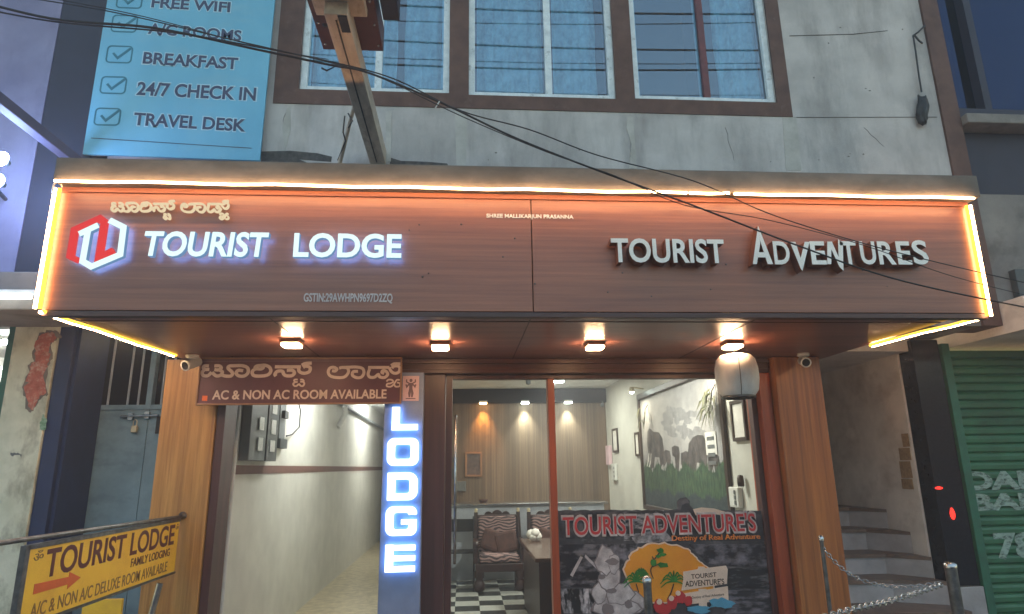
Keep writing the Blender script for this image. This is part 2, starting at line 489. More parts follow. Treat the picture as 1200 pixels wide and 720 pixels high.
M['asphalt'] = mat('asphalt', s(66, 66, 68), s(54, 54, 56), (30, 30, 30), .9)
M['paving'] = mat('pavement_slabs', s(128, 122, 114), s(104, 100, 94), (6, 6, 6), .85)
M['grey'] = mat('grey_plastic', s(104, 108, 108), rough=.5)
M['darkgrey'] = mat('dark_grey_metal', s(66, 70, 70), rough=.5)
M['whiteplastic'] = mat('white_plastic', s(220, 220, 214), rough=.4)
M['frame'] = mat('dark_picture_frame', s(60, 46, 38), rough=.4)
M['goldframe'] = mat('worn_gold_frame', s(150, 110, 80), rough=.4)

# ------------------------------------------------------------------ ground
def struct(name, mb, m): return meta(mb.build(name, m), kind='structure')
struct('street', MB().box(-30, 30, -30, 3.2, -.4, -.15), M['asphalt'])
struct('pavement', MB().box(-30, 30, 3.2, 5.6, -.4, -.004), M['paving'])
struct('lobby_floor', MB().box(-.25, 2.75, 5.6, 12.3, -.3, 0), M['checker'])
struct('corridor_floor', MB().box(-2.1, -.25, 5.6, 20, -.3, 0), M['corrfloor'])

OB = thing('street_house', (0, -14, -.15), 'plain dark row house across the street, mirrored low in the shop glass', 'house')
MB().holes(-24, 24, -.15, 5.2, [(x, x + 1.6, z, z + 1.5) for x in range(-22, 22, 4) for z in (.7, 3.2)], -14.3, -14).build('wall', M['rightwall'], OB)
MB().box(-24, 24, -14.6, -14.5, -.15, 5.2).build('inner_wall', M['dark'], OB)
MB().box(-24.2, 24.2, -14.5, -13.6, 5.203, 5.35).build('roof_slab', M['concrete'], OB)
# ------------------------------------------------------------------ lodge building
W = 5.0     # upper wall plane
B = thing('lodge_building', (0, 5.6, 0), 'weathered grey lodge building with brown window surround and wooden shopfront pillars below', 'building')
WIN = [(-1.42, -.14, 4.81, 6.35), (.03, 1.335, 4.80, 6.35), (1.505, 2.81, 4.81, 6.35)]
MB().holes(-2.9, 4.355, 3.45, 8.2, WIN, W, W + .2).build('upper_wall', M['plaster'], B)
MB().holes(-1.625, 2.94, 4.67, 6.55, WIN, W - .008, W + .012).build('window_surround', M['brownpaint'], B)
MB().box(4.36, 4.53, W - .02, W + .3, 2.75, 8.2).build('edge_strip', M['brownpaint'], B)
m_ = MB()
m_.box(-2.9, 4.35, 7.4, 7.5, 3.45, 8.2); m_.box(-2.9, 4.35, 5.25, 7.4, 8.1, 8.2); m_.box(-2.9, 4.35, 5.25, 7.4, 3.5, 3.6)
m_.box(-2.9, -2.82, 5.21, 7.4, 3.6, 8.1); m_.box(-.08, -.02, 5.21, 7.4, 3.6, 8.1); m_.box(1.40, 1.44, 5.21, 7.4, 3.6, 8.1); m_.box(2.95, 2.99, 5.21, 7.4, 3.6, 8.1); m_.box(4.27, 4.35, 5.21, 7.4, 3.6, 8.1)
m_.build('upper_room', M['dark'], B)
# cement repairs and damp marks on the wall
def patch(name, m, pts, y=W, t=.004):
    P = [at(px, py, y) for px, py in pts]
    MB().prism([(p.x, p.z) for p in P], facade(y), -.001, t).build(name, m, B)
patch('cement_repair', M['patch'], [(533, 130), (547, 130), (546, 196), (535, 196)])
patch('cement_repair', M['patch'], [(736, 136), (742, 138), (746, 198), (737, 198), (740, 170), (734, 150)])
patch('cement_repair', M['patch'], [(917, 138), (933, 138), (939, 200), (921, 200)])
patch('cement_repair', M['patch'], [(340, 125), (341, 150), (334, 178), (331, 150), (336, 128)])
patch('damp_stain', M['stain'], [(306, 178), (340, 177), (372, 180), (389, 184), (388, 190), (350, 187), (360, 191), (306, 192)])
patch('damp_stain', M['stain'], [(457, 185), (470, 189), (500, 190), (524, 192), (526, 196), (457, 195)], t=.0045)
patch('cement_joint', M['stain'], [(930, 137.6), (1098, 137.2), (1098, 137.9), (930, 138.3)], t=.003)
patch('cement_joint', M['stain'], [(925, 42), (1000, 40), (1040, 36), (1040, 36.6), (1000, 40.8), (925, 42.8)], t=.003)
patch('cement_repair', M['patch'], [(452, 131), (459, 131), (458, 190), (453, 190)], t=.0055)

def jag(st, n=5):
    out = []
    for a, b in zip(st, st[1:]):
        for k in range(n): out.append((a[0] + (b[0] - a[0]) * k / n + random.uniform(-1.6, 1.6), a[1] + (b[1] - a[1]) * k / n + random.uniform(-.7, .7)))
    return out + [st[-1]]
for st in ([(738, 140), (742, 158), (737, 176), (743, 196)], [(1012, 150), (1036, 172)], [(850, 150), (860, 188)], [(335, 130), (332, 150), (336, 170)]):
    P = [at(px, py, W) for px, py in jag(st)]
    MB().stroke([(p.x, p.z) for p in P], .0032, facade(W), -.001, .0022, False, (.9, .3)).build('crack', M['stain'], B)
for k in range(14):
    px, py = random.choice(((random.uniform(940, 1080), random.uniform(10, 190)), (random.uniform(560, 1090), random.uniform(142, 190))))
    p = at(px, py, W); r = random.uniform(.005, .013)
    MB().prism([(p.x + r * random.uniform(.4, 1.3) * math.cos(a * .9), p.z + r * random.uniform(.3, .9) * math.sin(a * .9)) for a in range(7)], facade(W), -.001, .0025).build('chip', M['stain'] if k % 3 == 0 else M['concrete'], B)
for i, (x0, x1, z0, z1) in enumerate(WIN):
    f = MB()
    y0, y1 = W + .03, W + .11
    t = .055
    f.box(x0, x0 + t, y0, y1, z0, z1, .004); f.box(x1 - t, x1, y0, y1, z0, z1, .004)
    f.box(x0 + t, x1 - t, y0, y1, z0, z0 + t, .004); f.box(x0 + t, x1 - t, y0, y1, z1 - t, z1, .004)
    wo = f.build('window', M['winframe'], B)
    cx = (x0 + x1) / 2 + (.02, .06, .03)[i]
    MB().box(cx - .03, cx + .03, y0 + .004, y1 - .01, z0 + t, z1 - t, .003).build('mullion', M['sash'] if i == 2 else M['winframe'], wo)
    for k, (a, b) in enumerate(((x0 + t, cx - .03), (cx + .03, x1 - t))):
        MB().box(a, b, y0 + .04, y0 + .045, z0 + t, z1 - t).build('pane', M['pane'], wo)
        q = MB(); st = .018
        q.box(a, a + st, y0 + .046, y0 + .07, z0 + t, z1 - t); q.box(b - st, b, y0 + .046, y0 + .07, z0 + t, z1 - t)
        q.box(a + st, b - st, y0 + .046, y0 + .07, z0 + t, z0 + t + .022)
        red = (i == 2 and k == 1) or (i == 1 and k == 1) or (i == 1 and k == 0)
        q.build('sash', M['sash'] if red else M['winframe'], wo)

# canopy, soffit, header
MB().box(-2.44, 3.40, 3.705, 5.0, 3.339, 3.490, .006).box(-2.44, 3.40, 5.0, 5.6, 3.385, 3.44).build('canopy_slab', M['concrete'], B)
MB().box(-2.36, 3.24, 3.90, 5.6, 2.565, 2.60).build('soffit', M['soffit'], B)
m_ = MB()
for x in (-1.2, .42, 1.9): m_.box(x - .004, x + .004, 3.9, 5.59, 2.562, 2.5655)
m_.box(-2.36, 3.24, 4.05, 4.06, 2.561, 2.5652)
m_.build('soffit_joint', M['header'], B)
m_ = MB()
m_.box(-2.05, 2.70, 5.50, 5.75, 2.435, 2.562, .004); m_.box(-2.05, 2.70, 5.47, 5.499, 2.515, 2.545, .004); m_.box(-2.05, 2.70, 5.485, 5.499, 2.47, 2.485)
m_.build('header_beam', M['header'], B)
MB().box(-2.47, -2.035, 5.5, 5.9, -.1, 2.56, .006).build('pillar', M['pillar'], B)
MB().box(-2.03, -1.965, 5.52, 5.8, -.05, 2.43, .004).build('door_post', M['darkwood'], B)
MB().box(2.715, 3.135, 5.42, 5.9, -.1, 2.56, .006).build('pillar', M['pillar_r'], B)
MB().box(2.60, 2.705, 5.50, 5.8, -.1, 2.43, .006).build('door_post', M['redwood'], B)
MB().box(-.66, -.16, 5.52, 5.85, -.1, 2.43, .006).build('partition_post', M['darkwood'], B)
# walls inside
MB().box(-2.1, -2.0, 5.91, 20, 0, 3.1).build('corridor_wall', M['wallwhite'], B)
MB().box(-2.0, -1.994, 5.81, 20, 1.62, 1.70).build('dado_stripe', M['stripe'], B)
MB().box(-.62, -.27, 5.86, 20, 0, 3.1).build('partition_wall', M['wallwhite'], B)
MB().box(-2.1, -.62, 5.8, 20, 2.95, 3.1).build('corridor_ceiling', M['ceilwhite'], B)
MB().box(-2.1, -.62, 19.9, 20, 0, 2.95).build('corridor_end_wall', M['wallwhite'], B)
MB().box(2.655, 2.75, 5.91, 12.3, 0, 3.1).build('lobby_wall', M['wallwhite'], B)
MB().box(-.265, 2.65, 5.76, 12.3, 3.065, 3.2).build('lobby_ceiling', M['ceilwhite'], B)
MB().box(-.265, 2.65, 12.02, 12.1, 0, 3.06).build('panelled_wall', M['panel'], B)
MB().box(-.265, 2.65, 11.9, 12.015, 2.80, 3.06, .005).build('bulkhead', M['dark'], B)
MB().box(-.265, 2.65, 5.76, 5.8, 2.5, 3.06).box(-2.0, -.62, 5.76, 5.8, 2.5, 2.94).build('inner_lintel', M['wallwhite'], B)
# stair side
MB().box(4.10, 4.36, 5.75, 10, 0, 2.75).build('stair_wall', M['stairwall'], B)
MB().box(3.13, 4.36, 5.6, 10, 2.64, 2.8).build('stair_lintel', M['stairwall'], B)
MB().box(3.03, 3.13, 5.91, 10, 0, 2.63).build('stair_inner_wall', M['stairwall'], B)
MB().box(3.13, 4.10, 9.0, 9.1, 0, 2.63).build('stair_back_wall', M['dark'], B)
MB().box(3.44, 4.355, 5.0, 5.6, 2.75, 3.44).build('overhang', M['rightwall'], B)
m_ = MB(); m_.box(4.11, 4.37, 5.55, 5.74, .62, 2.74, .004); m_.build('granite_cladding', M['granite'], B)
MB().box(4.09, 4.38, 5.53, 5.745, -.1, .615, .004).build('plinth', M['marble'], B)

# ------------------------------------------------------------------ shopfront glass
G = thing('shopfront', (1.2, 5.6, 0), 'fixed glass shopfront with red brown mullion under the wooden header', 'shop window')
m_ = MB(); m_.box(-.155, -.10, 5.58, 5.66, 0, 2.43, .003); m_.box(2.55, 2.598, 5.58, 5.66, 0, 2.43, .003); m_.box(-.10, 2.55, 5.58, 5.66, 2.395, 2.432, .003); m_.box(-.10, 2.55, 5.58, 5.66, 0, .06, .003)
m_.build('frame', M['darkwood'], G)
MB().box(.725, .785, 5.565, 5.67, .06, 2.395, .005).build('mullion', M['redwood'], G)
for a, b in ((-.10, .725), (.785, 2.55)):
    MB().box(a, b, 5.615, 5.623, .06, 2.395).build('pane', M['glass'], G)
MB().tube([(-.07, 5.57, .9), (-.07, 5.54, .93), (-.07, 5.54, 2.05), (-.07, 5.57, 2.08)], .012).build('pull_handle', M['steel'], G)

# ------------------------------------------------------------------ fascia sign
FY = 3.80
FS = thing('fascia_sign', (.43, FY, 2.57), 'long wood look fascia with raised lodge and adventure lettering above the entrance', 'sign')
m_ = MB()
m_.box(-2.44, .418, FY, FY + .06, 2.57, 3.337, .003); m_.box(.424, 3.37, FY, FY + .06, 2.57, 3.337, .003)
m_.build('panel', M['fascia'], FS)
MB().box(-2.44, 3.37, FY - .012, FY - .001, 3.304, 3.337, .003).build('top_rib', M['fascia'], FS)
MB().box(-2.44, 3.37, FY + .002, FY + .06, 2.535, 2.567, .003).build('bottom_rail', M['header'], FS)
for i in range(20):
    px, py = random.uniform(470, 1050), random.uniform(262, 350)
    p = at(px, py, FY); r = random.uniform(.003, .006)
    MB().lathe([(0, -.004), (r, -.004), (r, 0), (0, 0)], p, 6, 'y').build('nail_hole', M['stain'], FS)

def letter_set(body, r, Y, depth, stand, face, parent, off=0.0, back=None, side=None, skew=0):
    u0, u1, v0, v1 = r
    pl = facade(Y)
    for vs, fs in letters(body, off):
        bm = bmesh.new()
        V = [bm.verts.new(pl(u0 + (u1 - u0) * a + skew * b, v0 + (v1 - v0) * b, stand + depth * c)) for a, b, c in vs]
        for f in fs:
            try: bm.faces.new([V[i] for i in f])
            except ValueError: pass
        q = MB(); q.bm = bm
        ms = [face] + ([side or face] + [back] if back else [])
        o = q.build('letter', ms, parent)
        if back:
            for p in o.data.polygons:
                ny = p.normal.y
                p.material_index = 0 if ny < -.6 else (2 if ny > .6 else 1)

M['letterside'] = emi('blue_letter_edge', (.3, .55, .95), .5)
letter_set('TOURIST', rect(174, 277, 317, 306, FY), FY, .035, .045, M['letterface'], FS, .028, M['letterback'], M['letterside'], .01)
letter_set('LODGE', rect(348, 279, 472, 307, FY), FY, .035, .045, M['letterface'], FS, .028, M['letterback'], M['letterside'])
# emblem: red and white interlocked hexagon strokes
def emblem_piece(pts, m, wd):
    q = MB()
    for p in pts:
        P = [at(70 + a / 5.714, 220 + b / 5.714, FY) for a, b in p[0]]
        q.stroke([(k.x, k.z) for k in P], wd, facade(FY), .03 + p[1], .06 + p[1], smooth=False)
    o = q.build('emblem', [m, M['letterside'], M['letterback']], FS)
    for p in o.data.polygons:
        ny = p.normal.y
        p.material_index = 0 if ny < -.6 else (2 if ny > .6 else 1)
    return o
o = emblem_piece([([(155, 505), (103, 480), (132, 305), (305, 226), (330, 245), (292, 490), (390, 440)], 0)], M['embred'], .034)
o.data.materials[1] = M['embred']
emblem_piece([([(168, 335), (295, 275)], 0), ([(226, 318), (192, 515), (250, 550), (440, 470), (462, 290), (368, 243)], .001)], M['letterface'], .036)

K1 = ([[(155, 102), (108, 102), (96, 122), (112, 140), (160, 140)], [(112, 140), (84, 170), (95, 205), (145, 207), (185, 170)],
       [(215, 102), (270, 102), (288, 125), (260, 145), (215, 142)], [(265, 145), (300, 165), (285, 200), (235, 210), (190, 172)],
       [(290, 200), (340, 212), (395, 210), (410, 175), (365, 130), (375, 105), (430, 100), (520, 100), (575, 125), (578, 175), (540, 210), (480, 210), (450, 180), (475, 150), (525, 155)],
       [(650, 130), (670, 105), (715, 98), (745, 115), (720, 135), (660, 135), (625, 165), (640, 205), (710, 212), (790, 200), (825, 160), (810, 115), (760, 95), (715, 98)],
       [(870, 112), (1000, 112), (1110, 112), (1150, 112)], [(880, 212), (870, 190), (900, 160), (950, 160), (965, 190), (990, 208), (1050, 208), (1080, 180), (1060, 150), (1000, 150)],
       [(1128, 112), (1132, 160), (1180, 182), (1240, 165), (1250, 120), (1205, 105), (1175, 118)], [(1160, 95), (1200, 76), (1268, 72)]],
      [[(1115, 250), (1085, 250), (1078, 262), (1092, 276), (1115, 276)], [(1090, 276), (1068, 295), (1080, 318), (1105, 318), (1128, 296)], [(1145, 250), (1172, 252), (1180, 268), (1145, 274)], [(1170, 272), (1188, 290), (1175, 318), (1150, 318), (1130, 296)]])
K2 = ([[(300, 150), (340, 140), (405, 150), (418, 200), (370, 260), (280, 270), (190, 250), (160, 200), (180, 150), (230, 138), (270, 160), (250, 185), (210, 182)],
       [(330, 140), (420, 137), (520, 135), (600, 155), (615, 215), (580, 265), (520, 270), (470, 240), (480, 195), (540, 190)],
       [(670, 140), (800, 140), (940, 140)], [(690, 160), (670, 220), (690, 262), (750, 265), (800, 230), (820, 262), (880, 268), (920, 230), (900, 190), (860, 180), (846, 205), (875, 215)],
       [(940, 140), (965, 190), (1010, 215), (1060, 200), (1075, 150), (1050, 122), (1000, 125), (975, 150)], [(965, 118), (1000, 95), (1082, 92)]],
      [[(905, 320), (930, 297), (975, 300), (990, 325), (950, 345), (915, 350), (910, 380), (960, 385), (1000, 352), (1035, 302), (1074, 300)], [(1000, 352), (1022, 385), (1070, 380), (1076, 345), (1040, 332)]])
def kannada(K, f, Y, wd, wsub, w0, w1, name, m, parent):
    q = MB(); k = 0
    for strokes, wdt in ((K[0], wd), (K[1], wsub)):
        for st in strokes:
            P = [at(*f(*p), Y) for p in st]
            q.stroke([(p.x, p.z) for p in P], wdt, facade(Y), w0, w1 + k * .0003); k += 1
    return q.build(name, m, parent)
def box_map(K, dst):
    pts = [p for g in K for st in g for p in st]
    x0, x1 = min(p[0] for p in pts), max(p[0] for p in pts); y0, y1 = min(p[1] for p in pts), max(p[1] for p in pts)
    return lambda x, y: (dst[0] + (x - x0) / (x1 - x0) * (dst[2] - dst[0]), dst[1] + (y - y0) / (y1 - y0) * (dst[3] - dst[1]))
M['creamlit'] = emi('lit_cream_script', (1.0, .80, .50), .85)
kannada(K1, box_map(K1, (134, 238, 207, 259)), FY, .0112, .007, .02, .035, 'script_lettering', M['creamlit'], FS)
kannada(K2, box_map(K2, (215, 238, 270, 259)), FY, .0112, .007, .02, .035, 'script_lettering', M['creamlit'], FS)
u = rect(356, 344, 460, 356, FY)
MB().text('GSTIN:29AWHPN9697D2ZQ', *u, facade(FY), 0, .004, .02).build('tax_lettering', M['pinkwhite'], FS)
u = rect(570, 251.5, 672, 257.5, FY)
MB().text('SHREE MALLIKARJUN PRASANNA', *u, facade(FY), 0, .004, .03).build('small_lettering', M['cream'], FS)
letter_set('TOURIST', rect(713, 285, 843, 313, FY), FY, .07, .012, M['cream'], FS, .022, M['lettershade'], M['lettershade'])
def advz(x, y):
    p = at(700 + x / 3, 260 + y / 3, FY); return (p.x, p.z)
def adv(polys):
    q = MB()
    for i, pz in enumerate(polys):
        q.prism([advz(*p) for p in pz], facade(FY), .012, .082 + .0006 * i)
    o = q.build('letter', [M['cream'], M['lettershade']], FS)
    for p in o.data.polygons: p.material_index = 0 if p.normal.y < -.6 else 1
adv([[(527, 163), (545, 30), (553, 92), (541, 163)], [(545, 30), (597, 163), (578, 163), (549, 72)], [(541, 140), (572, 140), (564, 122), (543, 122)]])
adv([[(655, 86), (674, 86), (692, 142), (706, 86), (723, 86), (698, 187), (692, 178)]])
adv([[(784, 163), (784, 85), (800, 85), (823, 138), (821, 76), (838, 90), (840, 186), (826, 172), (798, 112), (798, 163)]])
for ch, x0, x1 in (('D', 599, 654), ('E', 727, 778), ('T', 832, 886), ('U', 898, 951), ('R', 960, 1018), ('E', 1024, 1072), ('S', 1078, 1131)):
    a = 84 if ch != 'S' else 80
    letter_set(ch, rect(700 + x0 / 3, 260 + a / 3, 700 + x1 / 3, 260 + 164 / 3, FY), FY, .07, .012, M['cream'], FS, .022, M['lettershade'], M['lettershade'])

# light strip round the fascia
LS = thing('light_strip', (.43, FY, 3.38), 'glowing warm rope light running round the edges of the wooden fascia and canopy', 'rope light')
def led(a, b, inner, r=.0095, core='ledcore'):
    a, b = Vector(a), Vector(b)
    n = max(2, int((b - a).length / .25))
    P = [a.lerp(b, i / n) + Vector((0, -.012, -.004 * math.sin(i * 2.1) if abs(a.z - b.z) < .1 else 0)) for i in range(n + 1)]
    o = MB().tube(P, r, 8).build('light_tube', M[core], LS)
    if inner:
        d = Vector(inner)
        MB().tube([p + d for p in P], r * 1.15, 8).build('amber_edge_glow', M['edgeglow'], o)  # glowing tube stands in for the frame edge lit by the strip
    return o
TOPA, TOPB = Vector((-2.412, 3.69, 3.325)), Vector((3.333, 3.70, 3.318))
for t0, t1 in ((0, .664), (.667, .712), (.718, 1)): led(TOPA.lerp(TOPB, t0), TOPA.lerp(TOPB, t1), None, .0078)
led((-2.455, 3.775, 3.314), (-2.455, 3.775, 2.57), (.026, 0, 0))
led((3.372, 3.785, 3.304), (3.365, 3.785, 2.545), (-.026, 0, 0))
led((-2.44, 3.80, 2.555), (-2.33, 5.30, 2.555), (.02, 0, .004), .009, 'ledunder')
led((3.355, 3.82, 2.545), (3.235, 4.82, 2.545), (-.02, 0, .004), .009, 'ledunder')
MB().tube([at(73, 220, 3.77), at(70, 212, 3.75), at(63, 216, 3.74), at(61, 226, 3.75)], .005, 6).build('loose_end', M['whiteplastic'], LS)

# recessed soffit lamps
def soffit_lamp(x, y, z, label, on=True):
    t = thing('ceiling_light', (x, y, z), label, 'ceiling light', 'square lamps under the canopy')
    MB().box(x - .07, x + .07, y - .07, y + .07, z - .03, z - .001, .006).build('housing', M['goldframe'], t)
    MB().box(x - .062, x + .062, y - .062, y + .062, z - .052, z - .0315, .008).build('diffuser', M['lampwarm'], t)
    return t
M['lampwarm'] = emi('warm_lamp_glow', (1.0, .60, .32), 120)
for (px, py), lb in zip(((342, 401), (516, 404), (697, 404), (858, 403)),
                        ('lit square canopy lamp above the maroon room sign', 'lit square canopy lamp above the blue lit vertical lodge sign', 'lit square canopy lamp right of the shopfront mullion', 'lit square canopy lamp just above the pale hanging lantern')):
    d = ray(px, py); p = EYE + d * ((2.55 - 1.65) / d.z)
    soffit_lamp(p.x, p.y, 2.565, lb)

# ------------------------------------------------------------------ vertical LODGE sign
VY = 5.40
VS = thing('vertical_sign', (-.42, VY, 0), 'tall narrow sign with glowing white letters reading LODGE on a blue lit board', 'sign')
MB().box(-.655, -.335, VY, VY + .11, .1, 2.43, .004).build('board', M['vboard'], VS)
def rr(x0, x1, z0, z1, c):
    P = []
    for cx, cz, a0 in ((x1 - c, z1 - c, 90), (x1 - c, z0 + c, 0), (x0 + c, z0 + c, -90), (x0 + c, z1 - c, -180)):
        for k in range(5):
            a = R_(a0 - k * 22.5); P.append((cx + c * math.cos(a), cz + c * math.sin(a)))
    return P
def loop(P):
    m = ((P[0][0] + P[-1][0]) / 2, (P[0][1] + P[-1][1]) / 2)
    return [m] + P + [m]
HT, VT = .040, .064          # horizontal and vertical stroke thickness
def corner_loop(x0, x1, z0, z1, rad):
    """clockwise outline; rad = radius at top left, top right, bottom right, bottom left"""
    P = []
    for (cx, cz, sx, sz, a0), c in zip(((x0, z1, 1, -1, 180), (x1, z1, -1, -1, 90), (x1, z0, -1, 1, 0), (x0, z0, 1, 1, -90)), rad):
        c = max(c, .0015)
        for k in range(7):
            a_ = R_(a0 - k * 15); P.append((cx + sx * c + c * math.cos(a_), cz + sz * c + c * math.sin(a_)))
    return P
def vlet(fn):
    q = MB(); fn(q)
    o = q.build('letter', [M['lodgeface'], M['letterside'], M['lodgeback']], VS)
    for p in o.data.polygons:
        ny = p.normal.y
        p.material_index = 0 if ny < -.6 else (2 if ny > .6 else 1)
VP = facade(VY)
def ring(q, A_, B_, skip=()):
    n = len(A_)
    for i in range(n):
        if i in skip: continue
        j = (i + 1) % n
        q.prism([A_[i], A_[j], B_[j], B_[i]], VP, .03, .07)
def bar(q, x0, x1, z0, z1, k=0): q.box(x0, x1, VY - .07 - k, VY - .03, z0, z1)
def zy(py): return at(472, py, VY).z
XA, XB = -.603, -.372
z1, z0 = zy(478), zy(505)
vlet(lambda q: (bar(q, XA + .02, XA + .02 + VT, z0, z1), bar(q, XA + .02 + VT, XB + .0, z0, z0 + .048)))
z1, z0 = zy(514), zy(546)
vlet(lambda q: ring(q, corner_loop(XA - .01, XB + .01, z0, z1, (.055,) * 4), corner_loop(XA - .01 + VT, XB + .01 - VT, z0 + HT + .012, z1 - HT - .012, (.018,) * 4)))
z1, z0 = zy(554), zy(586)
vlet(lambda q: ring(q, corner_loop(XA, XB + .008, z0, z1, (0, .07, .07, 0)), corner_loop(XA + VT, XB + .008 - VT, z0 + HT + .012, z1 - HT - .012, (0, .022, .022, 0))))
z1, z0 = zy(593), zy(627)
def gee(q):
    ring(q, corner_loop(XA - .005, XB + .006, z0, z1, (.055, .05, .05, .055)), corner_loop(XA - .005 + VT, XB + .006 - VT, z0 + HT + .008, z1 - HT - .008, (.018,) * 4), skip=(13,))
    zc = (z0 + z1) / 2
    bar(q, XB + .006 - VT, XB + .006, z0 + .05, zc + .012, .0006); bar(q, XA + .115, XB + .006 - VT, zc - .026, zc + .012, .0006)
    bar(q, XB + .006 - VT, XB + .006, z1 - HT - .022, z1 - .05, .0006)
vlet(gee)
z1, z0 = zy(637), zy(669)
def ee(q):
    bar(q, XA, XA + VT, z0, z1)
    for c in (z0, (z0 + z1) / 2 - .021, z1 - .045): bar(q, XA + VT, XB, c, c + .045 - (.003 if c != z0 else 0))
vlet(ee)
# small framed picture of a standing figure stuck on top
PC = thing('picture_card', (-.41, VY, 2.2), 'small pink card with a standing figure, stuck above the glowing vertical letters', 'picture card')
u = rect(472, 441, 491, 470, VY)
MB().box(u[0], u[1], VY - .008, VY - .001, u[2], u[3]).build('card', M['pinkpaper'], PC)
def cardp(x, y): return (u[0] + x * (u[1] - u[0]), u[2] + y * (u[3] - u[2]))
q = MB(); F_ = facade(VY - .008)
q.prism([cardp(.5 + .1 * math.cos(a), .82 + .07 * math.sin(a)) for a in [i * .6283 for i in range(10)]], F_, 0, .0010)
q.prism([cardp(*p) for p in ((.38, .72), (.62, .72), (.6, .5), (.68, .3), (.62, .14), (.53, .14), (.52, .36), (.47, .14), (.38, .14), (.34, .3), (.4, .5))], F_, 0, .0015)
for sx in (-1, 1):
    q.stroke([cardp(.5 + sx * .1, .68), cardp(.5 + sx * .25, .56), cardp(.5 + sx * .3, .66)], .012, F_, 0, .002, False)
    q.stroke([cardp(.5 + sx * .1, .7), cardp(.5 + sx * .27, .76), cardp(.5 + sx * .27, .86)], .010, F_, 0, .0025, False)
q.box(*[cardp(.2, 0)[0], cardp(.8, 0)[0]], VY - .0088, VY - .008, cardp(0, .07)[1], cardp(0, .11)[1])
q.build('printed_figure', M['greyink'], PC)

# ------------------------------------------------------------------ room sign
HY = 5.36
HS = thing('room_sign', (-1.35, HY, 2.36), 'maroon sign with pale lettering reading AC and non AC room available', 'sign')
u = rect(234, 421, 469, 472.5, HY)
MB().box(u[0], u[1], HY, HY + .03, u[2], u[3]).build('panel', M['board'], HS)
m_ = MB(); t = .012
m_.box(u[0] - t, u[1] + t, HY - .012, HY + .03, u[2] - t, u[2], .002); m_.box(u[0] - t, u[0], HY - .012, HY + .03, u[2], u[3], .002); m_.box(u[1], u[1] + t, HY - .012, HY + .03, u[2], u[3], .002); m_.box(u[0] - t, u[1] + t, HY - .012, HY + .03, u[3], u[3] + t, .002)
m_.build('frame', M['goldframe'], HS)
MB().box(u[0], u[1], HY - .003, HY - .0005, u[3] - .022, u[3] - .012).box(u[0], u[1], HY - .003, HY - .0005, u[3] - .002, u[3] - .0).build('rule_line', M['greyink'], HS)
kannada(K1, lambda x, y: (228 + x / 9.23, 418 + y / 9.23), HY, .026, .013, 0, .002, 'script_lettering', M['pinkwhite'], HS)
kannada(K2, lambda x, y: (370 + x / 10.91, 418 + y / 10.91), HY, .024, .013, 0, .002, 'script_lettering', M['pinkwhite'], HS)
v = rect(249, 457, 453, 468, HY)
MB().text('AC & NON AC ROOM AVAILABLE', *v, facade(HY), 0, .003, .022).build('lettering', M['pinkwhite'], HS)
v = rect(237, 464, 243, 470, HY)
MB().box(v[0], v[1], HY - .003, HY, v[2], v[3]).build('sticker', M['arrow'], HS)
for x in (-1.9, -.8): MB().tube([(x, HY + .015, 2.562), (x, HY + .015, u[3])], .006, 6).build('hanger_rod', M['dullsteel'], HS)

# ------------------------------------------------------------------ yellow direction sign
YX = -2.2
YS = thing('direction_sign', (YX, 5.5, 1.1), 'yellow lodge sign with an orange arrow, fixed to a steel rail off the golden pillar', 'sign')
sp = sideplane(YX)
MB().box(YX - .02, YX, 3.64, 5.42, .915, 1.275).build('panel', M['yellow'], YS)
m_ = MB()
m_.tube([(YX - .01, 5.52, 1.315), (YX - .01, 5.38, 1.31), (YX - .01, 3.1, 1.335)], .013)
m_.box(YX - .024, YX + .006, 3.625, 5.43, 1.277, 1.30); m_.box(YX - .024, YX + .006, 3.60, 3.638, .88, 1.30, .003); m_.box(YX - .024, YX + .006, 3.638, 5.43, .898, .913)
m_.build('rail_frame', M['dullsteel'], YS)
MB().lathe([(0, 0), (.03, 0), (.03, -.012), (.016, -.02), (.016, -.05)], (YX - .01, 5.497, 1.315), 14, 'y').build('wall_flange', M['dullsteel'], YS)
def yz(px, py): p = atx(px, py, YX); return p.y, p.z
def ytext(body, x0, y0, x1, y1, x2, y2, m, nm, off):
    a, b = yz(x0, y0), yz(x1, y1); c = yz(x2, y2)
    MB().text(body, a[0], b[0], c[1], a[1], sp, 0, .002, off).build(nm, m, YS)
MB().text('TOURIST LODGE', 3.79, 5.35, 1.115, 1.262, sp, 0, .002, .02).build('lettering', M['maroontxt'], YS)
MB().text('FAMILY LODGING', 4.72, 5.30, 1.04, 1.095, sp, 0, .002, .012).build('lettering', M['maroontxt'], YS)
MB().text('A/C & NON A/C DELUXE ROOM AVAILABLE', 3.72, 5.28, .935, 1.005, sp, 0, .002, .005).build('lettering', M['fadedtxt'], YS)
MB().prism([(3.72, 1.05), (4.02, 1.05), (4.02, 1.025), (4.14, 1.068), (4.02, 1.115), (4.02, 1.09), (3.72, 1.10)], sp, 0, .002).build('arrow', M['arrow'], YS)
MB().text('ॐ', 3.68, 3.76, 1.215, 1.265, sp, 0, .002, 0).build('emblem', M['fadedtxt'], YS)
MB().text('ॐ', 5.36, 5.41, 1.22, 1.262, sp, 0, .002, 0).build('emblem', M['fadedtxt'], YS)
o = MB().box(-2.62, -2.36, 5.0, 5.03, .15, .80, .004).build('leaning_board', M['yellow'], None, (-2.5, 5.0, .15))
meta(o, 'plain orange yellow board standing low beneath the arrow sign', 'board')
o = MB().tube([(-2.30, 5.05, .0), (-2.16, 5.1, .88)], .022, 12).build('chrome_post', M['steel'], None, (-2.3, 5.05, 0))
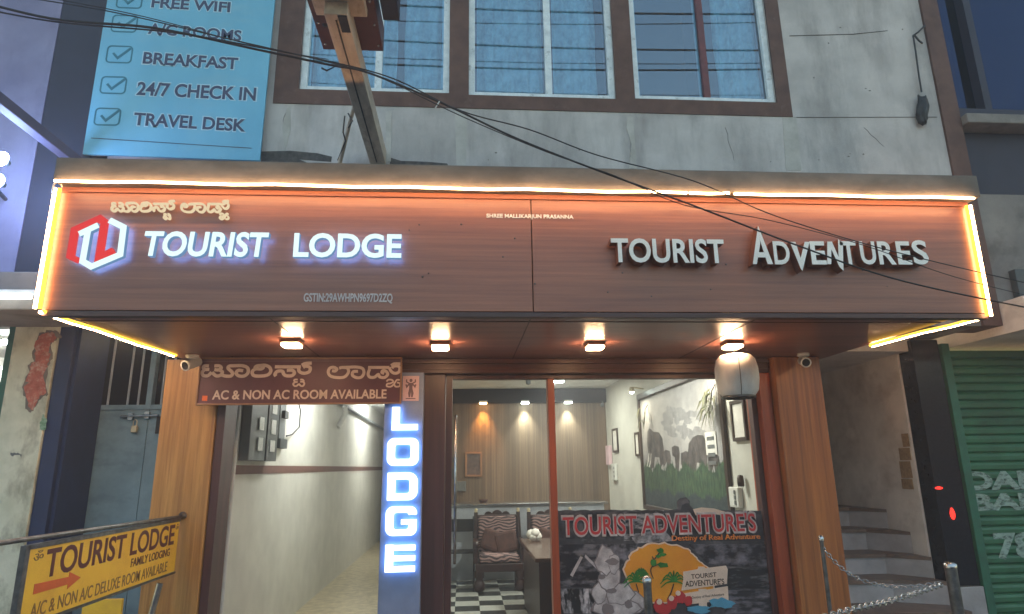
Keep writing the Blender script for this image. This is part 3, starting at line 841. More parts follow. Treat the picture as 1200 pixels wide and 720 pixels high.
meta(o, 'slanting shiny chrome post beneath the far end of the yellow sign', 'post')

# ------------------------------------------------------------------ blue amenity banner
BY = 4.90
BN = thing('banner', (-2.35, BY, 4.1), 'light blue vertical banner listing room services beside the upper windows', 'banner')
def bp(px, py): p = at(px, py, BY); return (p.x, p.z)
MB().prism([(-3.035, 4.115), (-1.66, 4.09), (-1.64, 7.6), (-3.035, 7.6)], facade(BY), -.02, 0).build('sheet', M['banner'], BN)
m_ = MB(); m_.box(-3.03, -3.0, BY + .021, BY + .06, 4.13, 7.6); m_.box(-1.70, -1.67, BY + .021, BY + .06, 4.13, 7.6); m_.box(-3.0, -1.7, BY + .021, BY + .06, 4.13, 4.16)
for z in (4.8, 5.6, 6.4, 7.2): m_.box(-3.0, -1.7, BY + .021, BY + .05, z, z + .03)
m_.build('frame', M['dullsteel'], BN)
def btext(body, x0, x1, yt, yb, skew):
    a, b = bp(x0, (yt + yb) / 2), bp(x1, (yt + yb) / 2 + skew)
    hgt = (bp(x0, yt)[1] - bp(x0, yb)[1])
    rot = lambda uu, vv, ww: (a[0] + uu * (b[0] - a[0]), BY - ww, a[1] - hgt / 2 + vv * hgt + uu * (b[1] - a[1]))
    MB().text(body, 0, 1, 0, 1, rot, 0, .003, .026).build('lettering', M['navytxt'], BN)
    MB().text(body, -.012, 1.012, -.08, 1.08, rot, 0, .0015, .065).build('lettering_outline', M['halo'], BN)
btext('FREE WIFI', 178, 270, -3, 9, 6)
btext('A/C ROOMS', 174, 283, 27, 40, 9)
btext('BREAKFAST', 168, 279, 61, 75, 7)
btext('24/7 CHECK IN', 161, 300, 96, 112, 7)
btext('TRAVEL DESK', 157, 288, 132, 147, 8)
for px, py in ((152, 0), (146, 28), (140, 64), (133, 100), (126, 137)):
    a = bp(px - 13, py - 10); b = bp(px + 13, py + 10)
    q = MB(); F_ = facade(BY)
    P = rr(a[0], b[0], b[1], a[1], .03); q.stroke(loop(P), .012, F_, 0, .002, False)
    cx, cz = (a[0] + b[0]) / 2, (a[1] + b[1]) / 2
    q.stroke([(cx - .05, cz + .01), (cx - .01, cz - .035), (cx + .085, cz + .06)], .02, F_, 0, .003, False)
    q.build('check_box', M['tealtxt'], BN)
a, b = bp(107, 162), bp(295, 174)
MB().stroke([a, b], .006, facade(BY), 0, .002, False).build('rule_line', M['navytxt'], BN)

# ------------------------------------------------------------------ projecting beam and sign box
PB = thing('projecting_sign', (-.73, 5.0, 4.12), 'beige steel beam jutting from the wall with a maroon sign box on its end', 'sign')
MB().box(-.79, -.66, 3.15, 5.0, 4.12, 4.25, .006).build('beam', M['beige'], PB)
MB().box(-.735, -.725, 3.2, 4.95, 4.117, 4.1195).build('beam_seam', M['stain'], PB)
m_ = MB(); m_.box(-.905, -.525, 2.35, 3.66, 4.253, 4.42, .006)
m_.build('sign_box', M['maroonmetal'], PB)
MB().box(-.86, -.57, 2.3, 3.27, 4.20, 4.252, .004).build('end_bracket', M['beige'], PB)
m_ = MB()
for x in (-.88, -.55):
    for y in (3.6, 3.4, 3.2): m_.lathe([(0, -.004), (.008, -.004), (.008, .002)], (x, y, 4.252), 8)
m_.build('rivet', M['steel'], PB)
for y in (3.42, 3.32): MB().lathe([(0, -.003), (.018, -.003), (.018, .002)], (-.845, y, 4.252), 12).build('bolt_hole', M['black'], PB)
MB().box(-.715, -.665, 3.16, 3.30, 4.115, 4.1195).build('slot', M['black'], PB)
MB().box(-.50, -.40, 2.6, 3.42, 4.30, 4.6, .004).build('side_panel', M['darknavy'], PB)
p1, p2, p3 = at(421, 104, 4.2), at(411, 140, 4.55), at(398, 192, 4.95)
MB().tube([p1, p2, p3], [.016, .014, .018], 8).build('stay_strut', M['beige'], PB)
MB().tube([at(404, 136, 4.5), at(402, 155, 4.6), at(405, 165, 4.7), at(396, 188, 4.93)], .006, 6).tube([at(408, 133, 4.5), at(413, 142, 4.5), at(408, 150, 4.52)], .006, 6).build('tie_rope', M['stain'], PB)

# ------------------------------------------------------------------ overhead cables
M['cablegrey'] = mat('weathered_cable', s(52, 48, 48), rough=.8)
def cable(pts, r, label, name='cable'):
    P = [at(*p) for p in pts]
    Q = [Vector(q) for q in spline(P, 8)]
    o = MB().tube(Q, [r * (1 - .45 * i / len(Q)) for i in range(len(Q))], 6).build(name, M['cablegrey'], None, Q[0])
    return meta(o, label, 'cable', 'overhead cables across the front')
cable([(-60, -8, 3.3), (60, 22, 3.3), (180, 33, 3.3), (300, 58, 3.3), (385, 76, 3.3), (433, 86, 3.3), (520, 122, 3.3), (600, 160, 3.3), (690, 196, 3.3), (815, 242, 3.3), (935, 288, 3.3), (1060, 330, 3.3), (1260, 372, 3.3)], .0085, 'thickest black cable dropping from the banner to the fascia lower right')
cable([(-60, 2, 3.33), (60, 25, 3.33), (200, 38, 3.33), (300, 55, 3.33), (385, 72, 3.33), (460, 92, 3.33), (540, 130, 3.33), (620, 152, 3.33), (700, 182, 3.33), (812, 212, 3.33), (900, 250, 3.33), (1000, 282, 3.33), (1100, 308, 3.33), (1260, 345, 3.33)], .0055, 'thinner black cable ending highest of the bundle at the right end of the fascia')
cable([(-60, -16, 3.27), (120, 12, 3.27), (260, 44, 3.27), (385, 73, 3.27), (450, 93, 3.27), (540, 136, 3.27), (640, 178, 3.27), (720, 206, 3.27), (800, 240, 3.27), (900, 258, 3.27), (1010, 287, 3.27), (1120, 325, 3.27), (1260, 360, 3.27)], .004, 'thin wire sagging between the two black cables of the bundle')
cable([(-60, -25, 3.35), (60, -2, 3.35), (170, 20, 3.35), (300, 54, 3.35), (385, 70, 3.35)], .004, 'fine wire crossing the blue banner above the thick cable')
o = MB().tube([at(377, 80, 3.3), at(383, 83, 3.3), at(395, 77, 3.3), at(388, 76, 3.3)], .006, 6).build('cable_clamp', M['black'], None, at(385, 80, 3.3))
meta(o, 'small wire clamp dangling from the thick cable beside the beam', 'clamp')
o = MB().tube([at(510, 127, 3.29), at(515, 119, 3.29)], .004, 6).build('cable_tie', M['whiteplastic'], None, at(512, 122, 3.3))
meta(o, 'white tie round the thick cable below the middle window', 'cable tie')
# wires on the far side of the street, seen mirrored in the upper windows
for k, (z0, z1, y, r) in enumerate(((11.25, 11.3, -1.5, .024), (10.75, 11.15, -1.5, .012), (10.5, 10.45, -1.6, .022), (9.95, 10.1, -1.5, .010), (9.8, 9.95, -1.5, .022), (9.35, 9.3, -1.5, .008))):
    n = 14
    P = [(-7 + 16 * i / n, y, z0 + (z1 - z0) * i / n - .25 * math.sin(math.pi * i / n)) for i in range(n + 1)]
    o = MB().tube(P, r, 6).build('street_cable', M['black'], None, P[0])
    meta(o, 'dark wire high over the street, mirrored in the upper window glass', 'cable', 'wires over the street mirrored in the windows')
# dangling wire on the right of the wall
HW = thing('dangling_wire', tuple(at(1078, 80, 4.96)), 'black wire end with a dark blob dangling on the grey wall near its right edge', 'wire')
MB().tube([at(1084, 30, 4.97), at(1076, 38, 4.95), at(1070, 42, 4.96), at(1073, 60, 4.96), at(1077, 90, 4.96), at(1080, 108, 4.97)], .008, 6).tube([at(1072, 42, 4.95), at(1077, 48, 4.95), at(1081, 51, 4.96)], .009, 6).build('wire', M['black'], HW)
pts = [(1081, 104), (1087, 108), (1089, 125), (1086, 130), (1091, 142), (1087, 150), (1079, 153), (1077, 140), (1071, 130), (1071, 120), (1077, 116)]
P = [at(x, y, W) for x, y in pts]
from mathutils import noise
q = MB()
bmesh.ops.create_icosphere(q.bm, subdivisions=4, radius=1)
c0 = at(1081, 128, 4.955)
for v in q.bm.verts:
    n_ = v.co.copy(); d_ = 1 + .38 * noise.noise(n_ * 1.7 + Vector((3, 1, 2))) + .16 * noise.noise(n_ * 5)
    v.co = c0 + Vector((n_.x * .050 + .018 * math.sin(n_.z * 3.2), n_.y * .035, n_.z * .155)) * d_
for f in q.bm.faces: f.smooth = True
q.build('tape_wad', M['black'], HW)

# ------------------------------------------------------------------ curtains
def curtain(x0, x1, label, z0=4.83, z1=6.3, y=5.20, amp=.018):
    n = int((x1 - x0) / .012); rows = 8
    q = MB(); vs = []; k0 = random.uniform(0, 6)
    for j in range(rows + 1):
        zz = z0 + (z1 - z0) * j / rows
        for i in range(n + 1):
            x = x0 + (x1 - x0) * i / n
            vs.append((x + .006 * math.sin(j * 1.3 + k0), y + amp * math.sin(x * 52 + k0 + .3 * math.sin(j)) + .006 * math.sin(x * 130), zz))
    q.mesh(vs, [(j * (n + 1) + i, j * (n + 1) + i + 1, (j + 1) * (n + 1) + i + 1, (j + 1) * (n + 1) + i) for j in range(rows) for i in range(n)], True)
    o = q.build('curtain', M['curtain'], None, ((x0 + x1) / 2, y, z0))
    md = o.modifiers.new('thickness', 'SOLIDIFY'); md.thickness = .003
    return meta(o, label, 'curtain')
curtain(-1.36, -.62, 'pale lace curtain in the left pane of the leftmost window')
curtain(-.55, -.22, 'pale lace curtain in the right pane of the leftmost window')
curtain(.07, .74, 'pale lace curtain filling the left pane of the middle window')
curtain(.77, 1.22, 'pale lace curtain in the right pane of the middle window')
curtain(2.36, 2.77, 'pale curtain gathered in the right pane of the maroon mullion window', amp=.03)

# ------------------------------------------------------------------ security cameras
def camera_unit(c, aim, label, wall):
    c = Vector(c); aim = Vector(aim).normalized()
    t = thing('security_camera', tuple(c), label, 'security camera', 'security cameras under the canopy')
    MB().lathe([(0, 0), (.05, 0), (.05, -.02), (.035, -.03), (0, -.03)], c, 16).build('mount', M['whiteplastic'], t)
    mx = aim.to_track_quat('Z', 'Y').to_matrix().to_4x4()
    b0 = c + Vector((0, 0, -.07))
    MB().tube([c + Vector((0, 0, -.025)), b0], .015, 8).build('arm', M['whiteplastic'], t)
    bo = MB().lathe([(0, -.08), (.035, -.08), (.04, -.06), (.04, .05), (.043, .05), (.043, .07), (.032, .07)], b0, 16, mx=mx).build('body', M['whiteplastic'], t)
    MB().lathe([(.032, .069), (.02, .066), (0, .066)], b0, 14, mx=mx).build('lens', M['black'], bo)
camera_unit((-2.18, 5.28, 2.56), (-.4, -1, -.45), 'white security camera beside the left end of the maroon room sign', 0)
camera_unit((2.90, 5.25, 2.56), (-.3, -1, -.3), 'white security camera at the top of the reddish right pillar', 0)

# ------------------------------------------------------------------ lantern
lc = (2.12, 4.85)
LT = thing('lantern', (lc[0], lc[1], 2.13), 'pale barrel shaped lantern hanging unlit below the rightmost canopy lamp', 'lantern')
prof = [(.09, 2.145), (.12, 2.155), (.152, 2.20), (.165, 2.29), (.163, 2.37), (.148, 2.44), (.115, 2.475), (.06, 2.485), (0, 2.487)]
MB().lathe([(r, z) for r, z in prof], (lc[0], lc[1], 0), 24).build('shade', M['lantern'], LT)
MB().lathe([(.115, 2.138), (.128, 2.142), (.13, 2.152), (.12, 2.16)], (lc[0], lc[1], 0), 24).build('bottom_rim', M['dullsteel'], LT)
P = [(lc[0] - r * .25 * 1.01, lc[1] - r * .97 * 1.012, z) for r, z in prof[1:-1]]
MB().tube(P, .003, 6).build('seam', M['grey'], LT)
MB().tube([(lc[0], lc[1], 2.486), (lc[0], lc[1], 2.513)], .006, 6).build('cord', M['black'], LT)

# ------------------------------------------------------------------ poster on the glass
PY = 5.606
PO = thing('window_poster', (1.65, PY, .06), 'dark adventure poster with orange sun and red title stuck on the right glass pane', 'poster')
M['poster'] = mat('dark_photo_collage', s(40, 38, 44), s(74, 70, 74), (5, 5, 7), .4, c3=s(128, 120, 120), sc3=(6, 6, 11), amt3=.8, lo3=.56, hi3=.72)
M['posterblack'] = mat('poster_black', s(34, 30, 36), s(52, 46, 52), (4, 4, 6), .4)
M['postergrey'] = mat('poster_grey', s(112, 106, 108), s(70, 66, 70), (8, 8, 12), .4)
M['posterwhite'] = mat('poster_rock_white', s(204, 194, 192), s(150, 140, 140), (9, 9, 9), .4)
M['postershade'] = mat('poster_rock_shade', s(128, 116, 116), rough=.4)
M['postersun'] = mat('poster_orange_sun', s(226, 150, 30), s(214, 132, 26), (3, 3, 3), .4)
M['posterred'] = mat('poster_red', s(186, 44, 48), rough=.4)
M['postergreen'] = mat('poster_green', s(48, 128, 40), s(34, 96, 30), (20, 20, 20), .4)
M['posterbrown'] = mat('poster_dark_brown', s(70, 50, 34), rough=.4)
M['posterblue'] = mat('poster_splash_blue', s(84, 156, 186), rough=.4)
M['posterpink'] = mat('poster_sign_cream', s(222, 196, 176), rough=.4)
M['posterorange'] = mat('poster_orange_text', s(236, 140, 60), rough=.4)
F_ = facade(PY)
LAY = [0]
def pp(px, py): p = at(px, py, PY); return (p.x, p.z)
def plac(polys, m, name, raw=False):
    LAY[0] += 1
    for i, g in enumerate(polys):
        MB().prism([g_ if raw else pp(*g_) for g_ in g], F_, 0.0005, .001 + LAY[0] * .0004 + i * .00003).build(name, m, PO)
top = [(656, 599)] + [(656 + i * 6, 598 + random.uniform(-.6, .6)) for i in range(1, 23)] + [(794, 597), (793, 588), (797, 584), (804, 583), (808, 587), (808, 592), (812, 596), (816, 598), (838, 598), (890, 600)]
A = [pp(*p) for p in top]
A[0] = (.79, A[0][1]); A[-1] = (2.545, 1.255)
plac([A + [(2.545, .07), (.79, .07)]], M['poster'], 'backing', True)
def photo(name, c1, c2, scl, lo=.42, hi=.6):
    M[name] = mat(name, c1, c2, tuple(q_ * .6 for q_ in scl), .4, lo=lo, hi=hi, detail=12)
    return M[name]
BK, WH, MD = s(26, 22, 30), s(196, 188, 190), s(126, 120, 128)
pics = [([(656, 601), (731, 600), (731, 632), (656, 632)], photo('poster_forest_print', BK, s(86, 80, 82), (16, 9, 12))),
        ([(731, 600), (778, 598), (774, 634), (731, 634)], photo('poster_river_print', s(40, 38, 42), WH, (9, 9, 26), .46, .62)),
        ([(813, 601), (893, 603), (896, 634), (776, 634), (780, 612)], photo('poster_night_print', BK, s(66, 62, 68), (10, 9, 7))),
        ([(656, 638), (702, 638), (705, 652), (697, 688), (656, 688)], photo('poster_road_print', BK, s(112, 106, 110), (7, 9, 18), .5, .62)),
        ([(702, 638), (748, 637), (740, 652), (728, 664), (704, 668)], photo('poster_rock_print', s(30, 28, 32), MD, (20, 9, 20))),
        ([(806, 638), (897, 638), (900, 664), (855, 664), (828, 660)], photo('poster_hill_print', BK, MD, (9, 9, 15), .44, .66)),
        ([(853, 666), (900, 666), (902, 690), (853, 690)], photo('poster_water_print', s(28, 28, 34), s(120, 118, 122), (8, 9, 34), .5, .66)),
        ([(657, 690), (700, 690), (706, 719), (658, 719)], photo('poster_fall_print', s(26, 24, 28), WH, (22, 9, 8), .48, .62)),
        ([(853, 692), (902, 692), (905, 719), (850, 719)], photo('poster_lake_print', s(34, 34, 40), MD, (8, 9, 30), .46, .64)),
        ([(740, 630), (775, 618), (790, 634), (745, 637)], photo('poster_boulder_print', s(70, 66, 66), WH, (14, 9, 16), .4, .66)),
        ([(736, 700), (760, 704), (760, 719), (730, 719)], photo('poster_bush_print', s(26, 24, 26), MD, (26, 9, 26), .4, .6))]
for g, m_p in pics: plac([g], m_p, 'collage_picture')
plac([[(668, 674), (680, 652), (683, 653), (671, 676)], [(686, 650), (700, 664), (699, 667), (685, 653)]], M['posterwhite'], 'printed_paddle')
plac([[(812, 597), (822, 595), (836, 596), (850, 600), (852, 605), (845, 604), (834, 602), (824, 606), (815, 604)]], M['posterpink'], 'printed_cloud')
plac([[(793, 597), (794, 588), (799, 584), (805, 585), (808, 590), (803, 590), (799, 592), (797, 598)]], M['postergrey'], 'printed_headlamp')
sun = [(731, 669), (733, 661), (738, 656), (737, 652), (744, 646), (752, 642), (764, 638), (778, 637.5), (792, 640), (805, 645), (812, 650), (817, 656), (824, 662), (832, 667), (836, 690), (820, 704), (760, 706), (735, 694)]
sun2 = []
for i in range(len(sun) - 1):
    for t in (0, .33, .66):
        sun2.append((sun[i][0] + (sun[i + 1][0] - sun[i][0]) * t + random.uniform(-1, 1), sun[i][1] + (sun[i + 1][1] - sun[i][1]) * t + random.uniform(-1, 1)))
plac([[(783 + (x - 783) * 1.035, 672 + (y - 672) * 1.05) for x, y in sun2]], M['posterpink'], 'sun_outline')
plac([sun2], M['postersun'], 'printed_sun')
def blob(cx, cy, rx, ry, n=16, j=.12):
    return [(cx + rx * math.cos(2 * math.pi * i / n) * random.uniform(1 - j, 1 + j), cy + ry * math.sin(2 * math.pi * i / n) * random.uniform(1 - j, 1 + j)) for i in range(n)]
random.seed(21)
def rock(cx, cy, rx, ry):
    g = blob(cx, cy, rx, ry, 13, .2)
    plac([[(cx + (x - cx) * 1.1, cy + (y - cy) * 1.1) for x, y in g]], M['postershade'], 'rock_outline')
    plac([g], M['posterwhite'], 'printed_rock')
for g in ((744, 706, 11, 12), (722, 713, 24, 13), (726, 696, 15, 13), (703, 694, 8, 12), (714, 676, 13, 15), (709, 656, 11, 16), (719, 660, 7, 11)): rock(*g)
plac([blob(717, 658, 7, 4, 12, .25), blob(705, 676, 4, 3, 12, .2), blob(716, 692, 6, 3, 12, .25), blob(712, 714, 8, 7, 14, .2), blob(736, 708, 5, 5, 12, .2)], M['postershade'], 'rock_shading')
def palm(cx, cy, r):
    LAY[0] += 1
    q = MB()
    for k, a_ in enumerate((-20, 8, 35, 62, 90, 118, 145, 172, 200)):
        ca, sa = math.cos(R_(a_)), math.sin(R_(a_))
        q.stroke([pp(cx, cy), pp(cx + r * .55 * ca, cy - r * .62 * sa - 1.5), pp(cx + r * ca, cy - r * .6 * sa + r * .28)], .016, F_, .0005, .001 + LAY[0] * .0004 + k * .00006, True, (1, .25))
    q.build('printed_palm', M['postergreen'], PO)
palm(745, 681, 15); palm(789, 681, 16); palm(751, 673, 9)
q = MB(); LAY[0] += 1
for st in ([(789, 684), (786, 694), (782, 702)], [(745, 684), (748, 694)], [(765, 678), (762, 668), (766, 660), (764, 652)], [(764, 664), (774, 661), (782, 664)], [(766, 656), (772, 648)]):
    q.stroke([pp(*p) for p in st], .008, F_, .0005, .001 + LAY[0] * .0004)
q.build('printed_tree', M['posterbrown'], PO)
plac([blob(773, 645, 4, 3, 9, .3), blob(776, 650, 4, 2, 9, .3), blob(765, 659, 4, 4, 9, .3), blob(777, 662, 6, 3, 9, .3), blob(753, 672, 6, 3, 9, .3), blob(771, 652, 3, 2, 9, .3)], M['postergreen'], 'printed_tree')
plac([[(800, 670), (817, 667), (818, 664), (825, 664), (826, 666), (850, 663), (852, 667), (851, 684), (798, 692), (800, 680)], [(797, 696), (852, 687), (853, 703), (806, 708)], [(818, 690), (827, 690), (828, 716), (819, 716)]], M['posterpink'], 'printed_signpost')
def ptext(body, r, m, name, off=0, skew=0):
    LAY[0] += 1
    a, b, c_, d = rect(*r, PY)
    f = lambda uu, vv, ww: (a + uu * (b - a), PY - ww, c_ + vv * (d - c_) + uu * skew)
    return MB().text(body, 0, 1, 0, 1, f, .0005, .001 + LAY[0] * .0004, off).build(name, m, PO)
ptext('TOURIST', (809, 672.5, 839, 678), M['posterbrown'], 'signpost_lettering', .02, .012)
ptext("ADVENTURE'S", (802, 680, 848, 687), M['posterbrown'], 'signpost_lettering', .02, .012)
ptext('Destiny of Real Adventure', (810, 698, 848, 702), M['posterbrown'], 'signpost_lettering', 0, .02)
plac([blob(772, 710, 6, 8), blob(787, 706, 6, 8), blob(797, 700, 6, 7), blob(806, 704, 5, 6), blob(778, 714, 8, 6)], M['posterred'], 'printed_rafter')
plac([blob(772, 705, 3.4, 3.4, 10, .02), blob(786, 701, 3.2, 3.2, 10, .02), blob(794, 695, 3, 3, 10, .02)], M['posterpink'], 'printed_helmet')
plac([blob(842, 707, 14, 6, 18, .4), blob(818, 714, 12, 5, 16, .3)], M['posterblue'], 'printed_splash')
ptext("TOURIST ADVENTURE'S", (657.5, 600.5, 886, 627.5), M['posterwhite'], 'title_outline', .05)
ptext("TOURIST ADVENTURE'S", (659, 603, 884.5, 625), M['posterred'], 'title_lettering', .012)
ptext('Destiny of Real Adventure', (787, 626.5, 890, 634.5), M['posterorange'], 'subtitle_lettering', 0)

# ------------------------------------------------------------------ lobby contents
RC = thing('reception_counter', (1.0, 10.6, 0), 'grey reception counter with a thin pale top in front of the panelled wall', 'counter')
MB().box(-.26, 2.2, 10.42, 10.9, 0, 1.07).build('front', M['counter'], RC)
MB().box(-.262, 2.25, 10.36, 10.95, 1.072, 1.105, .006).build('top', M['steel'], RC)

def spot(x, m, col, label, en):
    t = thing('spot_light', (x, 11.86, 2.79), label, 'spot light', 'spot lights on the panelled wall')
    MB().box(x - .075, x + .075, 11.80, 11.895, 2.80, 2.835, .005).build('housing', M['whiteplastic'], t)
    MB().box(x - .065, x + .065, 11.81, 11.885, 2.775, 2.799, .004).build('diffuser', m, t)
    ld = bpy.data.lights.new('spot_beam', 'SPOT'); ld.energy = en * 6.5 * KE; ld.color = col; ld.spot_size = R_(75); ld.spot_blend = 1; ld.shadow_soft_size = .04
    lo = bpy.data.objects.new('spot_beam', ld); COL.objects.link(lo); lo.parent = t
    lo.location = (0, .05, -.04); lo.rotation_euler = (R_(8), 0, 0)
M['orangeglow'] = emi('orange_spot_glow', (1, .5, .16), 40); M['whiteglow'] = emi('white_spot_glow', (.9, 1, .9), 40)
spot(.35, M['orangeglow'], (1, .42, .10), 'orange glowing spot at the left of the panelled wall', 20)
spot(1.12, M['whiteglow'], (.95, 1, .90), 'white glowing spot on the panelled wall just left of the mullion', 20)
spot(1.92, M['whiteglow'], (.95, 1, .90), 'white glowing spot on the panelled wall right of the mullion', 20)

def area(name, loc, size, en, col, rot=(0, 0, 0), parent=None):
    ld = bpy.data.lights.new(name, 'AREA'); ld.energy = en * 2 * KE; ld.color = col; ld.shape = 'RECTANGLE'; ld.size, ld.size_y = size
    lo = bpy.data.objects.new(name, ld); COL.objects.link(lo); lo.location = loc; lo.rotation_euler = rot
    if parent: lo.parent = parent
    return lo
t = thing('ceiling_lamp', (1.5, 7.3, 3.06), 'unseen flush lamp added on the lobby ceiling nearest the street to brighten the front', 'ceiling lamp', 'flush lamps on the lobby ceiling')  # added out of view to brighten the front of the lobby
MB().box(1.39, 1.61, 7.19, 7.41, 3.035, 3.062, .006).build('housing', M['whiteplastic'], t)
MB().box(1.41, 1.59, 7.21, 7.39, 3.022, 3.034).build('diffuser', M['whiteglow'], t)
area('lamp_beam', (0, 0, -.05), (.2, .2), 44, (1, .96, .88), (0, 0, 0), t)
for (px, py, lb) in ((768, 447, 'flush lit lamp on the lobby ceiling above the elephant mural'), (654, 446, 'flush lit lamp on the lobby ceiling behind the mullion')):
    d = ray(px, py); p = EYE + d * ((3.05 - 1.65) / d.z)
    t = thing('ceiling_lamp', (p.x, p.y, 3.06), lb, 'ceiling lamp', 'flush lamps on the lobby ceiling')
    MB().box(p.x - .11, p.x + .11, p.y - .11, p.y + .11, 3.035, 3.062, .006).build('housing', M['whiteplastic'], t)
    MB().box(p.x - .09, p.x + .09, p.y - .09, p.y + .09, 3.022, 3.034).build('diffuser', M['whiteglow'], t)
    area('lamp_beam', (0, 0, -.05), (.2, .2), 26, (1, .96, .86), (0, 0, 0), t)

# mural
MX = 2.655
MU = thing('mural', (MX, 8.0, 1.05), 'large framed mural of elephants in green grass on the right lobby wall', 'mural')
msp = sideplane(MX, -1)
def mz(px, py): p = atx(px, py, MX); return (p.y, p.z)
M['muralsky'] = mat('mural_misty_grey', s(186, 182, 178), s(112, 110, 112), (1, .9, 1.3), .6, lo=.34, hi=.7)
M['muralgrass'] = mat('mural_green_grass', s(74, 100, 70), s(34, 54, 46), (3, 26, 7), .6, lo=.38, hi=.6, detail=9)
M['muraldeep'] = mat('mural_dark_water', s(58, 72, 74), s(34, 46, 54), (3, 9, 16), .6)
M['elephant'] = mat('mural_elephant_grey', s(100, 94, 92), s(56, 52, 52), (5, 7, 5), .6, lo=.36, hi=.62, detail=9)
M['misttree'] = mat('mural_misty_tree', s(158, 156, 154), s(132, 130, 130), (7, 7, 7), .6)
MB().box(MX - .012, MX - .001, 6.50, 9.58, 1.09, 2.60).build('print', M['muralsky'], MU)
q = MB(); t = .05
q.box(MX - .04, MX - .001, 6.42, 6.498, 1.03, 2.66, .004); q.box(MX - .04, MX - .001, 9.582, 9.65, 1.03, 2.66, .004); q.box(MX - .04, MX - .001, 6.498, 9.582, 1.03, 1.088, .004); q.box(MX - .06, MX - .001, 6.498, 9.582, 2.602, 2.68, .004)
q.build('frame', M['frame'], MU)
gp = [(6.51, 1.10), (9.57, 1.10)] + [(9.57 - i * .0153, 1.60 + .05 * math.sin(i * .17) + (i % 2) * random.uniform(0, .09)) for i in range(201)]
q = MB(); q.prism([(a, min(max(b, 1.1), 1.8)) for a, b in gp], sideplane(MX - .012, -1), 0, .0022); q.build('printed_grass', M['muralgrass'], MU)
gp = [(6.51, 1.10), (9.57, 1.10)] + [(9.57 - i * .0306, 1.30 + .03 * math.sin(i * .4) + random.uniform(-.02, .03)) for i in range(101)]
q = MB(); q.prism(gp, sideplane(MX - .012, -1), 0, .0028); q.build('printed_water', M['muraldeep'], MU)
def crop(x, y): return mz(740 + x / 4.235, 430 + y / 4.235)
q = MB(); fl = sideplane(MX - .012, -1)
el = [[(84, 322), (92, 305), (103, 312), (112, 322), (140, 325), (158, 355), (165, 410), (162, 480), (150, 500), (143, 450), (120, 448), (116, 500), (100, 505), (96, 455), (88, 430), (82, 380)],
      [(160, 425), (175, 412), (195, 418), (200, 450), (200, 520), (188, 520), (180, 470), (165, 500), (160, 470)],
      [(205, 400), (220, 390), (240, 398), (244, 430), (240, 520), (226, 520), (220, 450), (208, 440)],
      [(290, 380), (310, 350), (335, 338), (360, 340), (378, 370), (382, 450), (380, 540), (360, 545), (352, 480), (330, 475), (325, 540), (308, 540), (300, 470), (285, 430)],
      [(250, 430), (275, 418), (300, 430), (305, 500), (300, 545), (285, 545), (278, 480), (262, 520), (252, 480)],
      [(385, 440), (420, 430), (440, 445), (440, 540), (425, 540), (415, 480), (400, 540), (388, 500)]]
for i, e in enumerate(el): q.prism([crop(*p) for p in e], fl, 0, .0012 + i * .0001)
q.build('printed_elephant', M['elephant'], MU)
q = MB()
for st in ([(92, 430), (88, 465), (82, 495)], [(102, 430), (100, 470), (92, 498)]): q.stroke([crop(*p) for p in st], .02, fl, 0, .0026)
q.build('printed_tusk', M['paper'], MU)
q = MB()
for cx, cy, rx, ry in [(random.uniform(170, 370), random.uniform(215, 350), random.uniform(10, 26), random.uniform(10, 24)) for _ in range(34)]:
    q.prism([crop(*p) for p in blob(cx, cy, rx, ry, 22, .3)], fl, 0, .0005 + .00002 * len(q.bm.verts) / 44)
q.build('printed_tree', M['misttree'], MU)
area('mural_beam', (-.25, 1.3, 1.62), (.1, .1), 9, (1, .86, .66), (R_(0), R_(20), 0), MU)
area('mural_beam', (-.25, -1.35, 1.62), (.1, .1), 9, (1, .86, .66), (R_(0), R_(20), 0), MU)
for yy, lb in ((9.3, 'small glowing picture lamp at the far top corner of the mural'), (6.65, 'small glowing picture lamp at the near top corner of the mural')):
    t = thing('picture_lamp', (MX - .2, yy, 2.72), lb, 'picture lamp', 'lamps above the mural')
    MB().tube([(MX - .02, yy, 2.74), (MX - .2, yy, 2.76)], .01, 8).build('arm', M['brass'], t)
    MB().lathe([(0, .05), (.03, .04), (.045, -.02), (.04, -.025)], (MX - .2, yy, 2.72), 14).build('shade', M['brass'], t)
    MB().lathe([(0, 0), (.03, -.01), (.03, -.03), (0, -.045)], (MX - .2, yy, 2.71), 12).build('bulb', M['whiteglow'], t)
# notice on the mural
v0, v1 = mz(828, 507), mz(843, 533)
NO = thing('notice_sheet', (MX - .03, v0[0], v1[1]), 'white notice sheet stuck on the right side of the elephant mural', 'notice')
ya, yb = v1[0], v0[0]; za, zb = mz(836, 533)[1], mz(836, 506)[1]
MB().box(MX - .022, MX - .018, ya, yb, za, zb).build('sheet', M['paper'], NO)
q = MB()
for k in range(4): q.box(MX - .024, MX - .0225, ya + .05, yb - .05, zb - .09 - k * .085, zb - .05 - k * .085)
q.build('printed_lines', M['grey'], NO)

